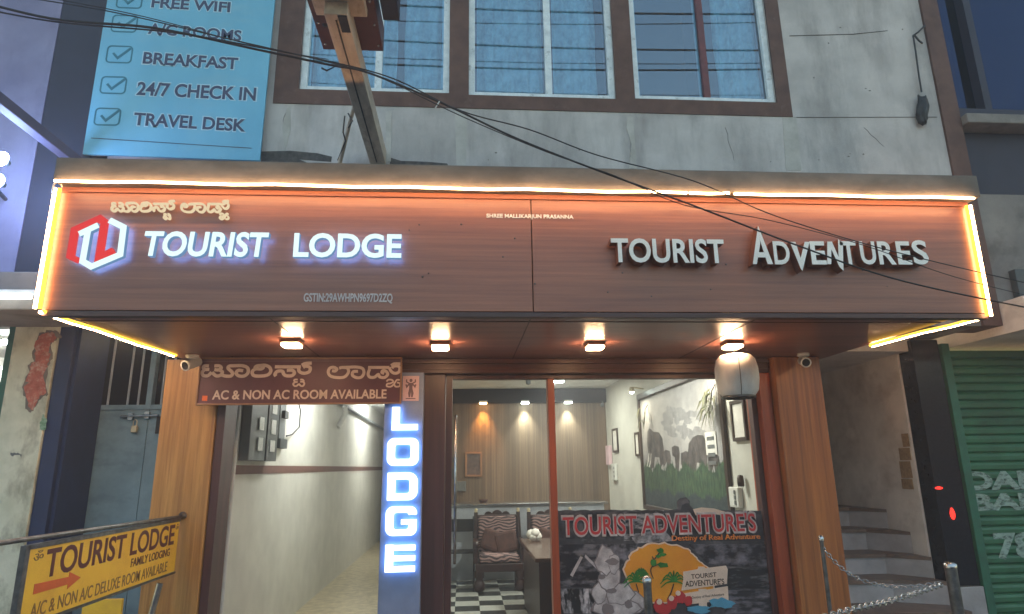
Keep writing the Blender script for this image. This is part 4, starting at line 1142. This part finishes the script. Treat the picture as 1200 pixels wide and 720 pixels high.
# wall frames and switches on the lobby right wall
def wall_frame(y0, y1, z0, z1, label, m=None):
    t = thing('framed_picture', (MX, (y0 + y1) / 2, z0), label, 'picture frame', 'framed pictures on the right lobby wall')
    q = MB(); b = .035
    q.box(MX - .03, MX - .001, y0, y0 + b, z0, z1, .003); q.box(MX - .03, MX - .001, y1 - b, y1, z0, z1, .003); q.box(MX - .03, MX - .001, y0 + b, y1 - b, z0, z0 + b, .003); q.box(MX - .03, MX - .001, y0 + b, y1 - b, z1 - b, z1, .003)
    q.build('frame', M['frame'], t)
    MB().box(MX - .018, MX - .002, y0 + b, y1 - b, z0 + b, z1 - b).build('picture', M['paper'], t)
wall_frame(11.12, 11.5, 1.87, 2.28, 'narrow dark frame near the panelled wall, farthest along the right lobby wall')
wall_frame(9.72, 9.97, 1.78, 2.14, 'dark frame just beyond the far edge of the elephant mural')
wall_frame(5.93, 6.25, 1.86, 2.25, 'dark frame between the mural and the reddish door post')
def switch(y0, y1, z0, z1, label, m=None):
    t = thing('switch_box', (MX, (y0 + y1) / 2, z0), label, 'switch box', 'switch boxes on the right lobby wall')
    MB().box(MX - .05, MX - .001, y0, y1, z0, z1, .008).build('plate', m or M['whiteplastic'], t)
    q = MB()
    for k in range(3):
        zc = z0 + (z1 - z0) * (.25 + .25 * k); q.box(MX - .056, MX - .0505, y0 + .05, y0 + .09, zc - .02, zc + .02)
    q.build('switch', M['grey'], t)
switch(11.3, 11.62, 1.40, 1.68, 'white switch box low on the wall beside the panelled end')
switch(6.2, 6.42, 1.24, 1.43, 'white switch box under the frame beside the mural near the door post')
o = MB().box(MX - .07, MX - .001, 11.66, 11.9, 1.66, 2.0, .01).build('calendar', M['pinkpaper'], None, (MX, 11.8, 1.66)); meta(o, 'pale tan calendar hanging at the corner of the panelled wall', 'calendar')
o = MB().lathe([(0, 1.44), (.028, 1.44), (.032, 1.48), (.028, 1.54), (.0, 1.55)], (2.61, 6.12, 0), 14).build('wall_bracket', M['frame'], None, (2.61, 6.12, 1.44)); meta(o, 'small dark holder fixed above the near white switch box', 'holder')
# left lobby wall frame and phone boxes on the panelled wall
def back_rect(px0, py0, px1, py1, Y=12.0): return rect(px0, py0, px1, py1, Y)
u = back_rect(545, 530, 565, 559)
t = thing('framed_picture', (u[0], 12.02, u[2]), 'gilt framed picture on the left of the panelled wall', 'picture frame')
q = MB(); b = .035
q.box(u[0], u[0] + b, 11.985, 12.018, u[2], u[3], .003); q.box(u[1] - b, u[1], 11.985, 12.018, u[2], u[3], .003); q.box(u[0] + b, u[1] - b, 11.985, 12.018, u[2], u[2] + b, .003); q.box(u[0] + b, u[1] - b, 11.985, 12.018, u[3] - b, u[3], .003)
q.build('frame', M['goldframe'], t)
MB().box(u[0] + b, u[1] - b, 12.0, 12.018, u[2] + b, u[3] - b).build('picture', mat('faded_picture_print', s(110, 92, 84), s(70, 60, 60), (14, 14, 14), .5), t)
for (a, lb, m) in (((526, 536, 536, 542), 'small grey wall box uppermost left of the gilt frame', 'darkgrey'), ((526, 549, 535, 561), 'dark grey wall phone below the small wall box', 'darkgrey'), ((533, 564, 546, 576), 'pale notice box below the gilt frame on the panelled wall', 'grey')):
    u = back_rect(*a)
    o = MB().box(u[0], u[1], 11.96, 12.018, u[2], u[3], .008).build('wall_box', M[m], None, (u[0], 12.0, u[2])); meta(o, lb, 'wall box')
o = MB().lathe([(0, 0), (.05, 0), (.075, .05), (.07, .055), (.045, .01)], (.31, 10.6, 1.106), 14).build('small_bowl', M['cushion'], None, (.31, 10.6, 1.106)); meta(o, 'small brown bowl on the reception counter top', 'bowl')
# surveillance camera on lobby ceiling corner
for (px, py, Y, lb) in ((619, 447, 8.6, 'small dark fitting hanging from the lobby ceiling near the front'), (706, 474, 11.6, 'small white corner camera beside the panelled wall bulkhead')):
    p = at(px, py, Y)
    t = thing('ceiling_fitting', tuple(p), lb, 'ceiling fitting')
    MB().tube([p + Vector((0, 0, .06)), p], .012, 8).build('stem', M['grey'], t)
    MB().lathe([(0, -.05), (.03, -.04), (.035, 0), (.025, .03), (0, .03)], p, 12).build('head', M['grey'], t)

# carved chairs
def carved_chair(loc, label, rz=0):
    t = thing('carved_chair', (0, 0, 0), label, 'chair', 'carved zebra chairs in the lobby')
    wd = M['chairwood']
    for sx in (-1, 1):
        MB().lathe([(0, 0), (.05, 0), (.075, .03), (.08, .08), (.06, .13), (.045, .16), (.07, .19), (.07, .26)], (sx * .28, -.27, 0), 14).build('leg', wd, t)
        MB().box(sx * .28 - .035, sx * .28 + .035, .24, .31, 0, .30, .006).build('leg', wd, t)
        a = MB(); a.box(sx * .33 - .035, sx * .33 + .035, -.30, .24, .60, .65, .012); a.box(sx * .33 - .03, sx * .33 + .03, -.29, -.23, .36, .60, .01)
        a.lathe([(0, -.04), (.05, -.04), (.05, .04), (0, .04)], (sx * .33, -.31, .61), 14, 'x')
        a.build('armrest', wd, t)
        p = MB(); p.tube([(sx * .31, .27, .30), (sx * .315, .29, .7), (sx * .315, .32, 1.0)], [.035, .035, .03], 10)
        po = p.build('back_post', wd, t)
        MB().lathe([(0, .06), (.02, .05), (.028, .03), (.02, .01), (.025, 0)], (sx * .315, .32, 1.0), 12).build('finial', M['brass'], po)
    MB().box(-.33, .33, -.31, .29, .25, .36, .012).build('seat_frame', wd, t)
    MB().box(-.28, .28, -.30, .22, .365, .47, .035).build('seat', M['zebra'], t)
    bk = MB(); mx = Matrix.Rotation(R_(-6), 4, 'X'); mx.translation = Vector((0, .27, .45))
    bk.box(-.28, .28, -.05, .04, 0, .50, .03, mx=mx); bk.build('backrest', M['zebra'], t)
    cr = MB()
    for cx, r in ((0, .085), (-.13, .065), (.13, .065)):
        cr.prism([(cx + r * math.cos(a_ * .2618), .945 + r * math.sin(a_ * .2618)) for a_ in range(24)], facade(.34), -.03 - abs(cx) * .02, .03 + abs(cx) * .02)
    cr.box(-.30, .30, .29, .355, .915, .965, .01)
    cr.build('carved_crest', wd, t)
    for (x, y, z, r, m) in ((-.08, -.02, .62, 20, 'cushion'), (.12, -.06, .60, -12, 'cushion')):
        mx = Matrix.Rotation(R_(-18), 4, 'X') @ Matrix.Rotation(R_(r), 4, 'Y'); mx.translation = Vector((x, y + .12, z))
        MB().box(-.16, .16, -.05, .05, -.15, .15, .045, mx=mx).build('cushion', M[m], t)
    t.location = loc; t.rotation_euler.z = rz
    return t
c1 = carved_chair((.50, 9.75, 0), 'carved wooden armchair with zebra cushions facing the street before the counter')
c2 = copy_thing(c1, (1.30, 9.65, 0), 'second carved chair half hidden behind the mullion and desk', R_(4))
# desk
DK = thing('desk', (1.1, 7.5, 0), 'dark wooden desk with a paler top behind the mullion', 'desk')
MB().box(.70, 1.55, 6.65, 8.45, .74, .78, .006).build('desk_top', M['deskwood'], DK)
MB().box(.74, 1.50, 6.70, 6.76, .02, .738).box(.74, 1.50, 8.34, 8.40, .02, .738).box(.74, .80, 6.761, 8.339, .02, .738).build('side_panel', M['chairwood'], DK)
TB = MB()
for k in range(5): TB.lathe([(0, -.05), (.045, -.04), (.06, 0), (.04, .04), (0, .055)], (.86 + random.uniform(-.05, .05), 8.15 + random.uniform(-.05, .05), .83 + random.uniform(0, .05)), 10)
o = TB.build('crumpled_tissue', M['paper'], None, (.86, 8.15, .78)); meta(o, 'white crumpled tissue lying on the dark desk', 'tissue')
# folding chair
FC = thing('folding_chair', (-.02, 9.95, 0), 'dark folding chair beside the left lobby wall in front of the counter', 'chair')
for sx in (-.17, .17):
    MB().tube([(-.02 + sx, 10.2, 0), (-.02 + sx, 9.78, .47), (-.02 + sx, 9.74, .5)], .012, 8).build('leg', M['black'], FC)
    MB().tube([(-.02 + sx, 9.72, 0), (-.02 + sx, 10.12, .5), (-.02 + sx, 10.25, .93)], .012, 8).build('back_frame', M['black'], FC)
MB().box(-.19, .15, 9.76, 10.1, .46, .485, .01).build('seat', M['black'], FC)
MB().box(-.19, .15, 10.19, 10.215, .72, .9, .01).build('backrest', M['black'], FC)
# artificial plants by the mural
def hanging_plant(px, py, n, label, spread, Lmax):
    p = atx(px, py, 2.60)
    t = thing('hanging_plant', tuple(p), label, 'plant', 'leaf sprays at the mural corners')
    q = MB()
    for i in range(n):
        a = random.uniform(-2.6, -.4); L = random.uniform(.4, 1) * Lmax
        d = Vector((random.uniform(-.35, -.05), math.cos(a) * spread, math.sin(a))).normalized()
        o_ = p + Vector((random.uniform(-.08, 0), random.uniform(-.1, .1), random.uniform(-.2, .05)))
        sd_ = d.cross(Vector((1, 0, 0))).normalized() * .016
        mid = o_ + d * L * .5 + Vector((0, 0, .03)); tip = o_ + d * L + Vector((0, 0, -.03))
        q.mesh([o_, mid + sd_, tip, mid - sd_, mid + Vector((.006, 0, .004))], [(0, 1, 4), (1, 2, 4), (2, 3, 4), (3, 0, 4)])
    q.build('leaf_spray', M['leaf'], t)
    MB().tube([p + Vector((.05, 0, .08)), p, p + Vector((-.03, 0, -.2))], .006, 6).build('stem', M['frame'], t)
M['leaf'] = mat('dusty_leaf', s(116, 112, 84), s(84, 92, 62), (20, 20, 20), .6)
hanging_plant(834, 458, 40, 'spray of slender leaves at the near top corner of the mural', 1.0, .30)
hanging_plant(756, 480, 14, 'small leaf spray at the far top corner of the mural', .8, .22)

# ------------------------------------------------------------------ corridor contents
CX = -2.0
MC = thing('meter_cabinet', (CX, 6.5, 1.74), 'dark grey electric meter cabinet with small windows on the corridor wall', 'cabinet')
MB().box(CX + .001, CX + .09, 6.02, 6.50, 1.74, 2.6, .006).build('door', M['grey'], MC)
MB().box(CX + .001, CX + .10, 6.51, 6.86, 1.74, 2.6, .006).build('door', M['darkgrey'], MC)
q = MB()
for (y0, y1, z0, z1) in ((6.22, 6.36, 2.02, 2.14), (6.22, 6.36, 1.83, 1.95), (6.60, 6.76, 2.0, 2.14), (6.60, 6.76, 1.83, 1.94), (6.60, 6.76, 2.2, 2.32)):
    MB().box(CX + .1005, CX + .106, y0, y1, z0, z1).build('meter_window', M['whiteplastic'], MC)
JB = thing('conduit_box', (CX, 7.25, 1.9), 'grey conduit strip with small boxes and loose wire on the corridor wall', 'conduit')
MB().box(CX + .001, CX + .03, 7.15, 7.38, 1.98, 2.7, .003).build('strip', M['grey'], JB)
MB().box(CX + .001, CX + .06, 7.12, 7.40, 1.88, 1.98, .005).build('box', M['darkgrey'], JB)
MB().box(CX + .031, CX + .07, 7.2, 7.34, 2.2, 2.28, .004).build('box', M['darkgrey'], JB)
MB().tube([(CX + .03, 7.45, 2.02), (CX + .03, 7.7, 2.05), (CX + .03, 8.0, 2.15), (CX + .03, 8.0, 2.35), (CX + .03, 7.8, 2.5)], .008, 6).build('wire', M['black'], JB)
PI_ = thing('drain_pipe', (CX, 12, 2.5), 'pale plastic pipe with a bend running along the corridor wall', 'pipe')
MB().tube([(CX + .06, 8.5, 2.68), (CX + .06, 13, 2.62), (CX + .06, 18, 2.55)], .03, 10).build('run', M['grey'], PI_)
MB().tube([(CX + .12, 10.4, 2.62), (CX + .12, 10.5, 2.5), (CX + .06, 10.5, 2.38), (CX + .02, 10.45, 2.3)], .04, 10).build('elbow', M['whiteplastic'], PI_)
MB().tube([(CX + .02, 5.87, 0), (CX + .02, 5.87, 2.4)], .02, 8).build('corner_conduit', M['whiteplastic'], PI_)
t = thing('tube_light', (-1.3, 8.0, 2.9), 'unseen white tube lamp added to light the corridor, on its ceiling behind the room sign', 'tube light')  # added out of view to light the corridor
MB().box(-1.36, -1.30, 7.4, 8.6, 2.90, 2.945, .004).build('housing', M['whiteplastic'], t)
MB().tube([(-1.33, 7.42, 2.875), (-1.33, 8.58, 2.875)], .016, 10).build('tube', M['tubeglow'], t)

t = thing('tube_light', (-1.3, 13.0, 2.9), 'unseen white tube lamp added on the corridor ceiling to brighten the far part', 'tube light')  # second added tube, brightens the deep end of the corridor
MB().box(-1.36, -1.30, 12.4, 13.6, 2.90, 2.945, .004).build('housing', M['whiteplastic'], t)
MB().tube([(-1.33, 12.42, 2.875), (-1.33, 13.58, 2.875)], .016, 10).build('tube', M['tubeglow'], t)
# ------------------------------------------------------------------ steel gate on the left
M['barsteel'] = mat('painted_bar_steel', s(170, 182, 190), rough=.5)
GT = thing('steel_gate', (-2.9, 6.0, 0), 'blue grey steel gate with barred top and a padlocked bolt left of the pillar', 'gate')
MB().box(-3.36, -2.80, 6.0, 6.03, 0, 2.19, .003).box(-2.795, -2.48, 6.0, 6.03, 0, 2.19, .003).build('panel', M['gate'], GT)
q = MB()
q.box(-3.40, -3.345, 5.985, 6.05, 0, 2.95, .004); q.box(-2.83, -2.78, 5.98, 6.05, 2.192, 2.95, .004); q.box(-3.345, -2.48, 5.985, 6.045, 2.19, 2.235, .004); q.box(-3.345, -2.48, 5.985, 6.045, 2.9, 2.95, .004)
q.build('frame', M['gate'], GT)
for x in (-3.26, -3.17, -3.0, -2.91, -2.71, -2.63, -2.55): MB().tube([(x, 6.015, 2.23), (x, 6.015, 2.91)], .010, 8).build('bar', M['barsteel'], GT)
BO = MB().tube([(-3.02, 5.97, 2.13), (-2.70, 5.97, 2.14)], .012, 8).box(-2.96, -2.92, 5.965, 5.999, 2.10, 2.16).box(-2.82, -2.78, 5.965, 5.999, 2.11, 2.17).build('bolt', M['steel'], GT)
MB().box(-2.915, -2.865, 5.95, 5.985, 1.99, 2.05, .008).tube([(-2.905, 5.967, 2.05), (-2.905, 5.967, 2.09), (-2.89, 5.967, 2.105), (-2.875, 5.967, 2.09), (-2.875, 5.967, 2.05)], .005, 6).build('padlock', M['brass'], GT)
MB().box(-2.72, -2.56, 5.985, 5.999, 1.98, 2.13).build('hatch', M['black'], GT)
LBK = thing('neighbour_building', (-4.5, 5.4, 0), 'dark violet neighbouring building left of the lodge with navy post and peeling pillar', 'building')
MB().box(-9, -3.46, 5.0, 5.3, 3.1, 8.5).build('upper_wall', M['leftwall'], LBK)
MB().box(-3.458, -3.04, 5.006, 5.3, 3.1, 8.5).build('recess_shade_strip', M['darknavy'], LBK)  # flush strip, its dark colour standing in for the shade of a recess
MB().box(-9, -3.05, 5.345, 5.47, 2.90, 3.085).build('shop_lintel', M['darknavy'], LBK)
MB().box(-9, -3.08, 4.75, 5.34, 2.80, 3.09, .01).build('sunshade', M['rightwall'], LBK)
MB().box(-3.355, -3.235, 5.5, 5.98, 0, 3.05, .004).box(-3.233, -3.205, 5.54, 5.98, 0, 3.05).build('post', M['navy'], LBK)
PL = MB().box(-3.70, -3.36, 5.48, 5.9, 0, 3.05, .004).build('pillar', M['peel'], LBK)
def ragged(pts, n=5, amp=.16):
    out = []
    for i, a in enumerate(pts):
        b = pts[(i + 1) % len(pts)]; L = math.hypot(b[0] - a[0], b[1] - a[1])
        for k in range(n):
            t = k / n; out.append((a[0] + (b[0] - a[0]) * t + random.uniform(-amp, amp) * L * .7, a[1] + (b[1] - a[1]) * t + random.uniform(-amp, amp) * L * .7))
    return out
def peelp(name, m, pts, t=.003):
    P = [at(x, y, 5.48) for x, y in ragged(pts)]
    MB().prism([(p.x, p.z) for p in P], facade(5.48), 0, t).build(name, m, PL)
def pz(pts): return [(a / 2.4, 340 + b / 2.4) for a, b in pts]
RED = [(108, 130), (128, 122), (150, 120), (162, 135), (140, 155), (138, 200), (130, 215), (128, 280), (132, 290), (112, 300), (102, 320), (90, 338), (78, 325), (74, 280), (84, 215), (96, 200), (98, 160)]
peelp('peeled_edge', M['concrete'], pz([(110 + (x - 110) * 1.22, 215 + (y - 215) * 1.07) for x, y in RED]), .0015)
peelp('peeled_patch', M['brick'], pz(RED))
peelp('grey_smear', M['fadedwhite'], pz([(122, 350), (132, 365), (124, 395), (112, 392), (114, 372)]))
peelp('grey_smear', M['grey'], pz([(30, 458), (48, 458), (62, 462), (60, 467), (30, 465)]), .002)
MB().box(-3.76, -3.705, 5.5, 5.9, 0, 3.05).build('door_edge', M['green'], LBK)
MB().box(-9, -3.42, 7.4, 7.5, 0, 3.0).box(-9, -3.72, 5.9, 7.4, 2.9, 3.0).build('shop_interior', M['wallwhite'], LBK)
MB().box(-3.42, -2.47, 6.05, 6.2, 2.95, 3.4).box(-3.42, -2.47, 7.2, 7.3, 0, 2.95).box(-3.44, -3.40, 6.06, 7.2, 0, 2.95).box(-2.47, -2.43, 5.91, 7.2, 0, 2.95).build('gate_passage', M['dark'], LBK)
# shop shelf with red goods
t = thing('tube_light', (-4.3, 6.2, 2.85), 'unseen tube lamp added on the ceiling to light the neighbouring shop', 'tube light')  # unseen tube added to light the shop
MB().box(-5.0, -3.85, 6.17, 6.22, 2.86, 2.898, .004).build('housing', M['whiteplastic'], t)
MB().tube([(-4.98, 6.195, 2.84), (-3.87, 6.195, 2.84)], .016, 10).build('tube', M['tubeglow'], t)
SH = thing('shop_shelf', (-4.3, 6.6, 0), 'white shelf unit inside the lit neighbouring shop', 'shelf')
for z in (.9, 1.35, 1.69, 2.02, 2.4): MB().box(-5.4, -3.80, 6.4, 6.75, z, z + .03).build('board', M['whiteplastic'], SH)
MB().box(-5.4, -3.80, 6.76, 6.79, 0, 2.7).build('back', M['paper'], SH)
pk = None
for i in range(12):
    x = -4.48 + (i % 6) * .105; z = 2.05 if i < 6 else 1.72
    lb = 'red packet in a row on the white shelf of the lit shop'
    if pk is None:
        pk = MB().box(x, x + .09, 6.42, 6.5, z, z + .15, .006).build('red_packet', M['posterred'], None, (x, 6.42, z)); meta(pk, lb, 'packet', 'red packets on the shop shelf')
    else:
        c = pk.copy(); COL.objects.link(c); c.location = (x, 6.42, z)
t = thing('tube_light', (-3.5, 4.9, 2.7), 'lit cool white tube lamp under the sunshade at the left edge', 'tube light')
MB().box(-4.15, -3.08, 4.70, 4.745, 2.90, 2.94, .004).build('housing', M['whiteplastic'], t)
MB().tube([(-4.12, 4.69, 2.885), (-3.10, 4.69, 2.885)], .02, 10).build('tube', M['tubeglow'], t)
M['shadetube'] = emi('cool_shade_tube_glow', (.82, .95, 1.0), 6)
t.children[-1].data.materials[0] = M['shadetube']
t = thing('flood_lamp', (-3.36, 4.5, 3.75), 'twin blue white flood lamp heads above the sunshade at the left edge', 'flood lamp')
M['blueglow'] = emi('blue_white_flood_glow', (.40, .56, 1.0), 380)
MB().tube([(-3.62, 5.0, 3.76), (-3.5, 4.6, 3.76), (-3.36, 4.5, 3.76)], .015, 8).build('arm', M['darkgrey'], t)
for z in (3.84, 3.67):
    h_ = MB().lathe([(0, -.04), (.035, -.04), (.03, 0), (.02, .03)], (-3.31, 4.5, z), 16, 'y').build('head', M['darkgrey'], t)
    MB().lathe([(0, -.09), (.03, -.085), (.05, -.06), (.055, -.045), (.052, -.041)], (-3.31, 4.5, z), 16, 'y').build('bulb', M['blueglow'], h_)
M['barpaint'] = mat('dull_bar_paint', s(84, 80, 100), rough=.7)
o = MB().box(-3.13, -3.05, 2.8, 4.98, 4.02, 4.10, .006).build('awning_bar', M['barpaint'], None, (-3.08, 4.98, 4.05)); meta(o, 'pale square bar jutting from the dark wall beside the blue banner', 'bar')

# ------------------------------------------------------------------ staircase on the right
ST = thing('staircase', (3.6, 5.6, 0), 'steep staircase of grey marble risers and brown treads right of the pillar', 'staircase')
steps = [(5.35, .47, 4.085, 5.75), (5.75, .655, 3.72, 5.55), (6.02, .83, 3.86, 5.72), (6.3, 1.02, 3.88, 5.95), (6.58, 1.20, 3.9, 6.25)]
for i, (y, z, xr, yr) in enumerate(steps):
    if i == 0:
        P = [(3.14, y), (4.085, y), (4.085, 9.0), (3.14, 9.0)]
    else:
        P = [(3.14, y), (xr, y), (4.095, yr), (4.095, 9.0), (3.14, 9.0)]
    zb = (steps[i - 1][1] + .002) if i else -.1
    top_ = lambda u_, v_, w_: (u_, v_, w_)
    so_ = MB().prism(P, top_, zb, z - .032).build('step', M['marble'], ST)
    P2 = [(a, b - .02 if k < 2 else b) for k, (a, b) in enumerate(P)]
    MB().prism(P2, top_, z - .03, z).build('tread', M['tread'], so_)
# old stickers on stair wall edge
q = MB()
for (y0, y1, z0, z1) in ((5.77, 5.86, 1.78, 1.9), (5.78, 5.93, 1.66, 1.77), (5.80, 5.95, 1.5, 1.65), (5.81, 5.96, 1.4, 1.49)):
    q.box(4.092, 4.0985, y0, y1, z0, z1)
o = q.build('peeled_sticker', mat('old_sticker_paper', s(170, 142, 104), s(130, 104, 76), (30, 30, 30), .8), None, (4.09, 5.8, 1.4)); meta(o, 'row of torn tan stickers on the edge of the stair wall', 'stickers')
M['redglow'] = emi('red_reflection_glow', (1, .03, .02), 3)  # glow standing in for red lights reflected in the granite
for (px, py, rx, rz_, lb) in ((1099, 572, .035, .012, 'small flat glowing stand-in for a red reflection, uppermost on the black granite pillar'), (1115, 602, .022, .05, 'drop shaped glowing stand-in for a red reflection, lower on the black granite pillar')):
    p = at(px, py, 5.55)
    t = thing('red_reflection', (p.x, 5.55, p.z), lb, 'red reflection', 'red reflections on the granite pillar')
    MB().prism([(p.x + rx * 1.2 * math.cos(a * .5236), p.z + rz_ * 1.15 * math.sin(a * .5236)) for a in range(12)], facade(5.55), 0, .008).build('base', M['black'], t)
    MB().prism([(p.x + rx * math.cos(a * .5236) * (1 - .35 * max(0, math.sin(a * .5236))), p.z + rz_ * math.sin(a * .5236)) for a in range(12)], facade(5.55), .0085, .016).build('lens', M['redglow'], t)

# ------------------------------------------------------------------ roller shutter and right neighbour
RS = thing('roller_shutter', (5.4, 5.6, 0), 'green roller shutter with faded white painted letters at the right edge', 'shutter')
q = MB(); n = 34
prof = []
for i in range(n):
    z = i * .078
    prof += [(z, 0), (z + .012, .016), (z + .045, .02), (z + .064, .012), (z + .072, -.004)]
vs = []
for z, dy in prof: vs += [(4.46, 5.60 - dy, z), (9.0, 5.60 - dy, z), (4.46, 5.63, z), (9.0, 5.63, z)]
fs = []
for i in range(len(prof) - 1):
    a, b = 4 * i, 4 * i + 4
    fs += [(a, a + 1, b + 1, b), (a + 2, b + 2, b + 3, a + 3)]
q.mesh(vs, fs); q.build('slats', M['shutter'], RS)
MB().box(4.385, 4.46, 5.53, 5.66, 0, 2.7, .004).build('guide_rail', M['green'], RS)
def stext(body, r, off):
    a, b, c_, d = rect(*r, 5.58)
    MB().text(body, a, b, c_, d, facade(5.581), 0, .0015, off).build('lettering', M['shutterpaint'], RS)
stext('DANI', (1131, 552, 1236, 574), .05)
stext('BANI', (1137, 578, 1240, 598), .05)
stext('78', (1166, 624, 1215, 656), .04)
RB = thing('corner_building', (6, 5.4, 0), 'dark neighbouring building with slate blue windows above the green shutter', 'building')
MB().holes(4.54, 12, 4.72, 8.5, [(4.56, 4.86, 4.84, 8.0), (4.93, 7.0, 4.84, 8.0)], 5.05, 5.3).build('upper_wall', M['darknavy'], RB)
for (a, b) in ((4.56, 4.86), (4.93, 7.0)):
    MB().box(a, b, 5.15, 5.16, 4.84, 8.0).build('window_pane', M['navypane'], RB)
MB().box(4.54, 12, 5.6, 5.7, 4.72, 8.5).build('room_back', M['dark'], RB)
MB().box(4.54, 12, 4.92, 5.32, 4.62, 4.715, .01).build('sill', M['rightwall'], RB)
MB().box(4.54, 12, 5.1, 5.35, 3.98, 4.615).build('band', M['darknavy'], RB)
MB().box(4.54, 12, 5.05, 5.4, 2.95, 3.975).build('street_wall', M['rightwall'], RB)
MB().box(4.74, 4.86, 4.98, 5.048, 2.95, 3.25, .005).build('bracket', M['darkgrey'], RB)
MB().box(4.545, 12, 4.75, 5.9, 2.68, 2.948).build('lintel', M['stairwall'], RB)

# ------------------------------------------------------------------ stanchions and chain
def stanchion(p, r, label, m, cap):
    x, y, z = p
    t = thing('stanchion', (x, y, 0), label, 'post', 'steel posts along the pavement')
    MB().tube([(x, y, 0), (x, y, z - .01)], r, 16).build('pole', m, t)
    MB().lathe([(r + .003, -.03), (r + .004, -.005), (r * .7, .006), (0, .01)], (x, y, z), 16).build('cap', cap, t)
    MB().lathe([(r * 2.2, .0), (r * 2.2, .01), (r, .02)], (x, y, 0), 16).build('base', m, t)
    return t
pA, pB, pC = at(758, 677, 4.3), at(962, 629, 4.6), at(1113, 660, 4.3)
stanchion(pA, .026, 'grey steel post in front of the adventure poster', M['dullsteel'], M['steel'])
stanchion(pB, .014, 'thin steel post in front of the reddish right pillar', M['dullsteel'], M['steel'])
stanchion(pC, .036, 'thick steel post holding the chain before the green shutter', M['dullsteel'], M['steel'])
def chain(pts, label, link=.05, r=.0045):
    P = [Vector(q) for q in spline(pts, 30)]
    q = MB(); acc = 0; k = 0; last = P[0]
    step = link * .74
    i = 0; d = 0
    marks = [P[0]]
    for a, b in zip(P, P[1:]):
        seg = (b - a).length
        while d + seg >= step:
            t = (step - d) / seg; a = a.lerp(b, t); marks.append(a.copy()); seg = (b - a).length; d = 0
        d += seg
    for k in range(len(marks) - 1):
        a, b = marks[k], marks[k + 1]; t = (b - a).normalized(); c = (a + b) / 2
        n1 = t.cross(Vector((0, 0, 1))).normalized(); n2 = t.cross(n1)
        sd = n1 if k % 2 else n2
        ring = [c + t * (link / 2 * math.cos(j * math.pi / 5)) + sd * (link * .32 * math.sin(j * math.pi / 5)) for j in range(11)]
        q.tube(ring, r, 5, caps=False)
    o = q.build('chain', M['steel'], None, marks[0])
    return meta(o, label, 'chain', 'chains between the steel posts')
hk = at(1104, 683, 4.3)
chain([at(963, 641, 4.6), at(985, 665, 4.55), at(1012, 681, 4.5), at(1050, 688, 4.42), at(1085, 686, 4.34), hk], 'slack chain from the thin post to the thick post', .036, .0035)
chain([at(1104, 685, 4.27), at(1080, 693, 4.1), at(1040, 705, 3.9), at(985, 718, 3.6), at(900, 745, 3.3)], 'chain hanging forward from the thick post towards the street')
MB_ = MB().box(3.0, 4.2, 4.75, 5.3, -.1, .40, .02)
o = MB_.build('stone_landing', mat('pale_stone_landing', s(176, 156, 132), s(150, 132, 110), (4, 4, 4), .7), None, (3.6, 5.0, 0)); meta(o, 'pale stone landing block in front of the staircase', 'landing')

# ------------------------------------------------------------------ thin haze added to imitate lens glow round the lamps
hm = bpy.data.materials.new('glare_haze'); hm.use_nodes = True
n = hm.node_tree.nodes; n.remove(n['Principled BSDF'])
pv = n.new('ShaderNodeVolumePrincipled'); pv.inputs['Color'].default_value = (.9, .92, 1, 1); pv.inputs['Density'].default_value = .012; pv.inputs['Anisotropy'].default_value = .3
hm.node_tree.links.new(pv.outputs[0], n['Material Output'].inputs['Volume'])
meta(MB().box(-31, 31, -31, 21, -1.4, 13.5).build('haze', hm), kind='stuff')
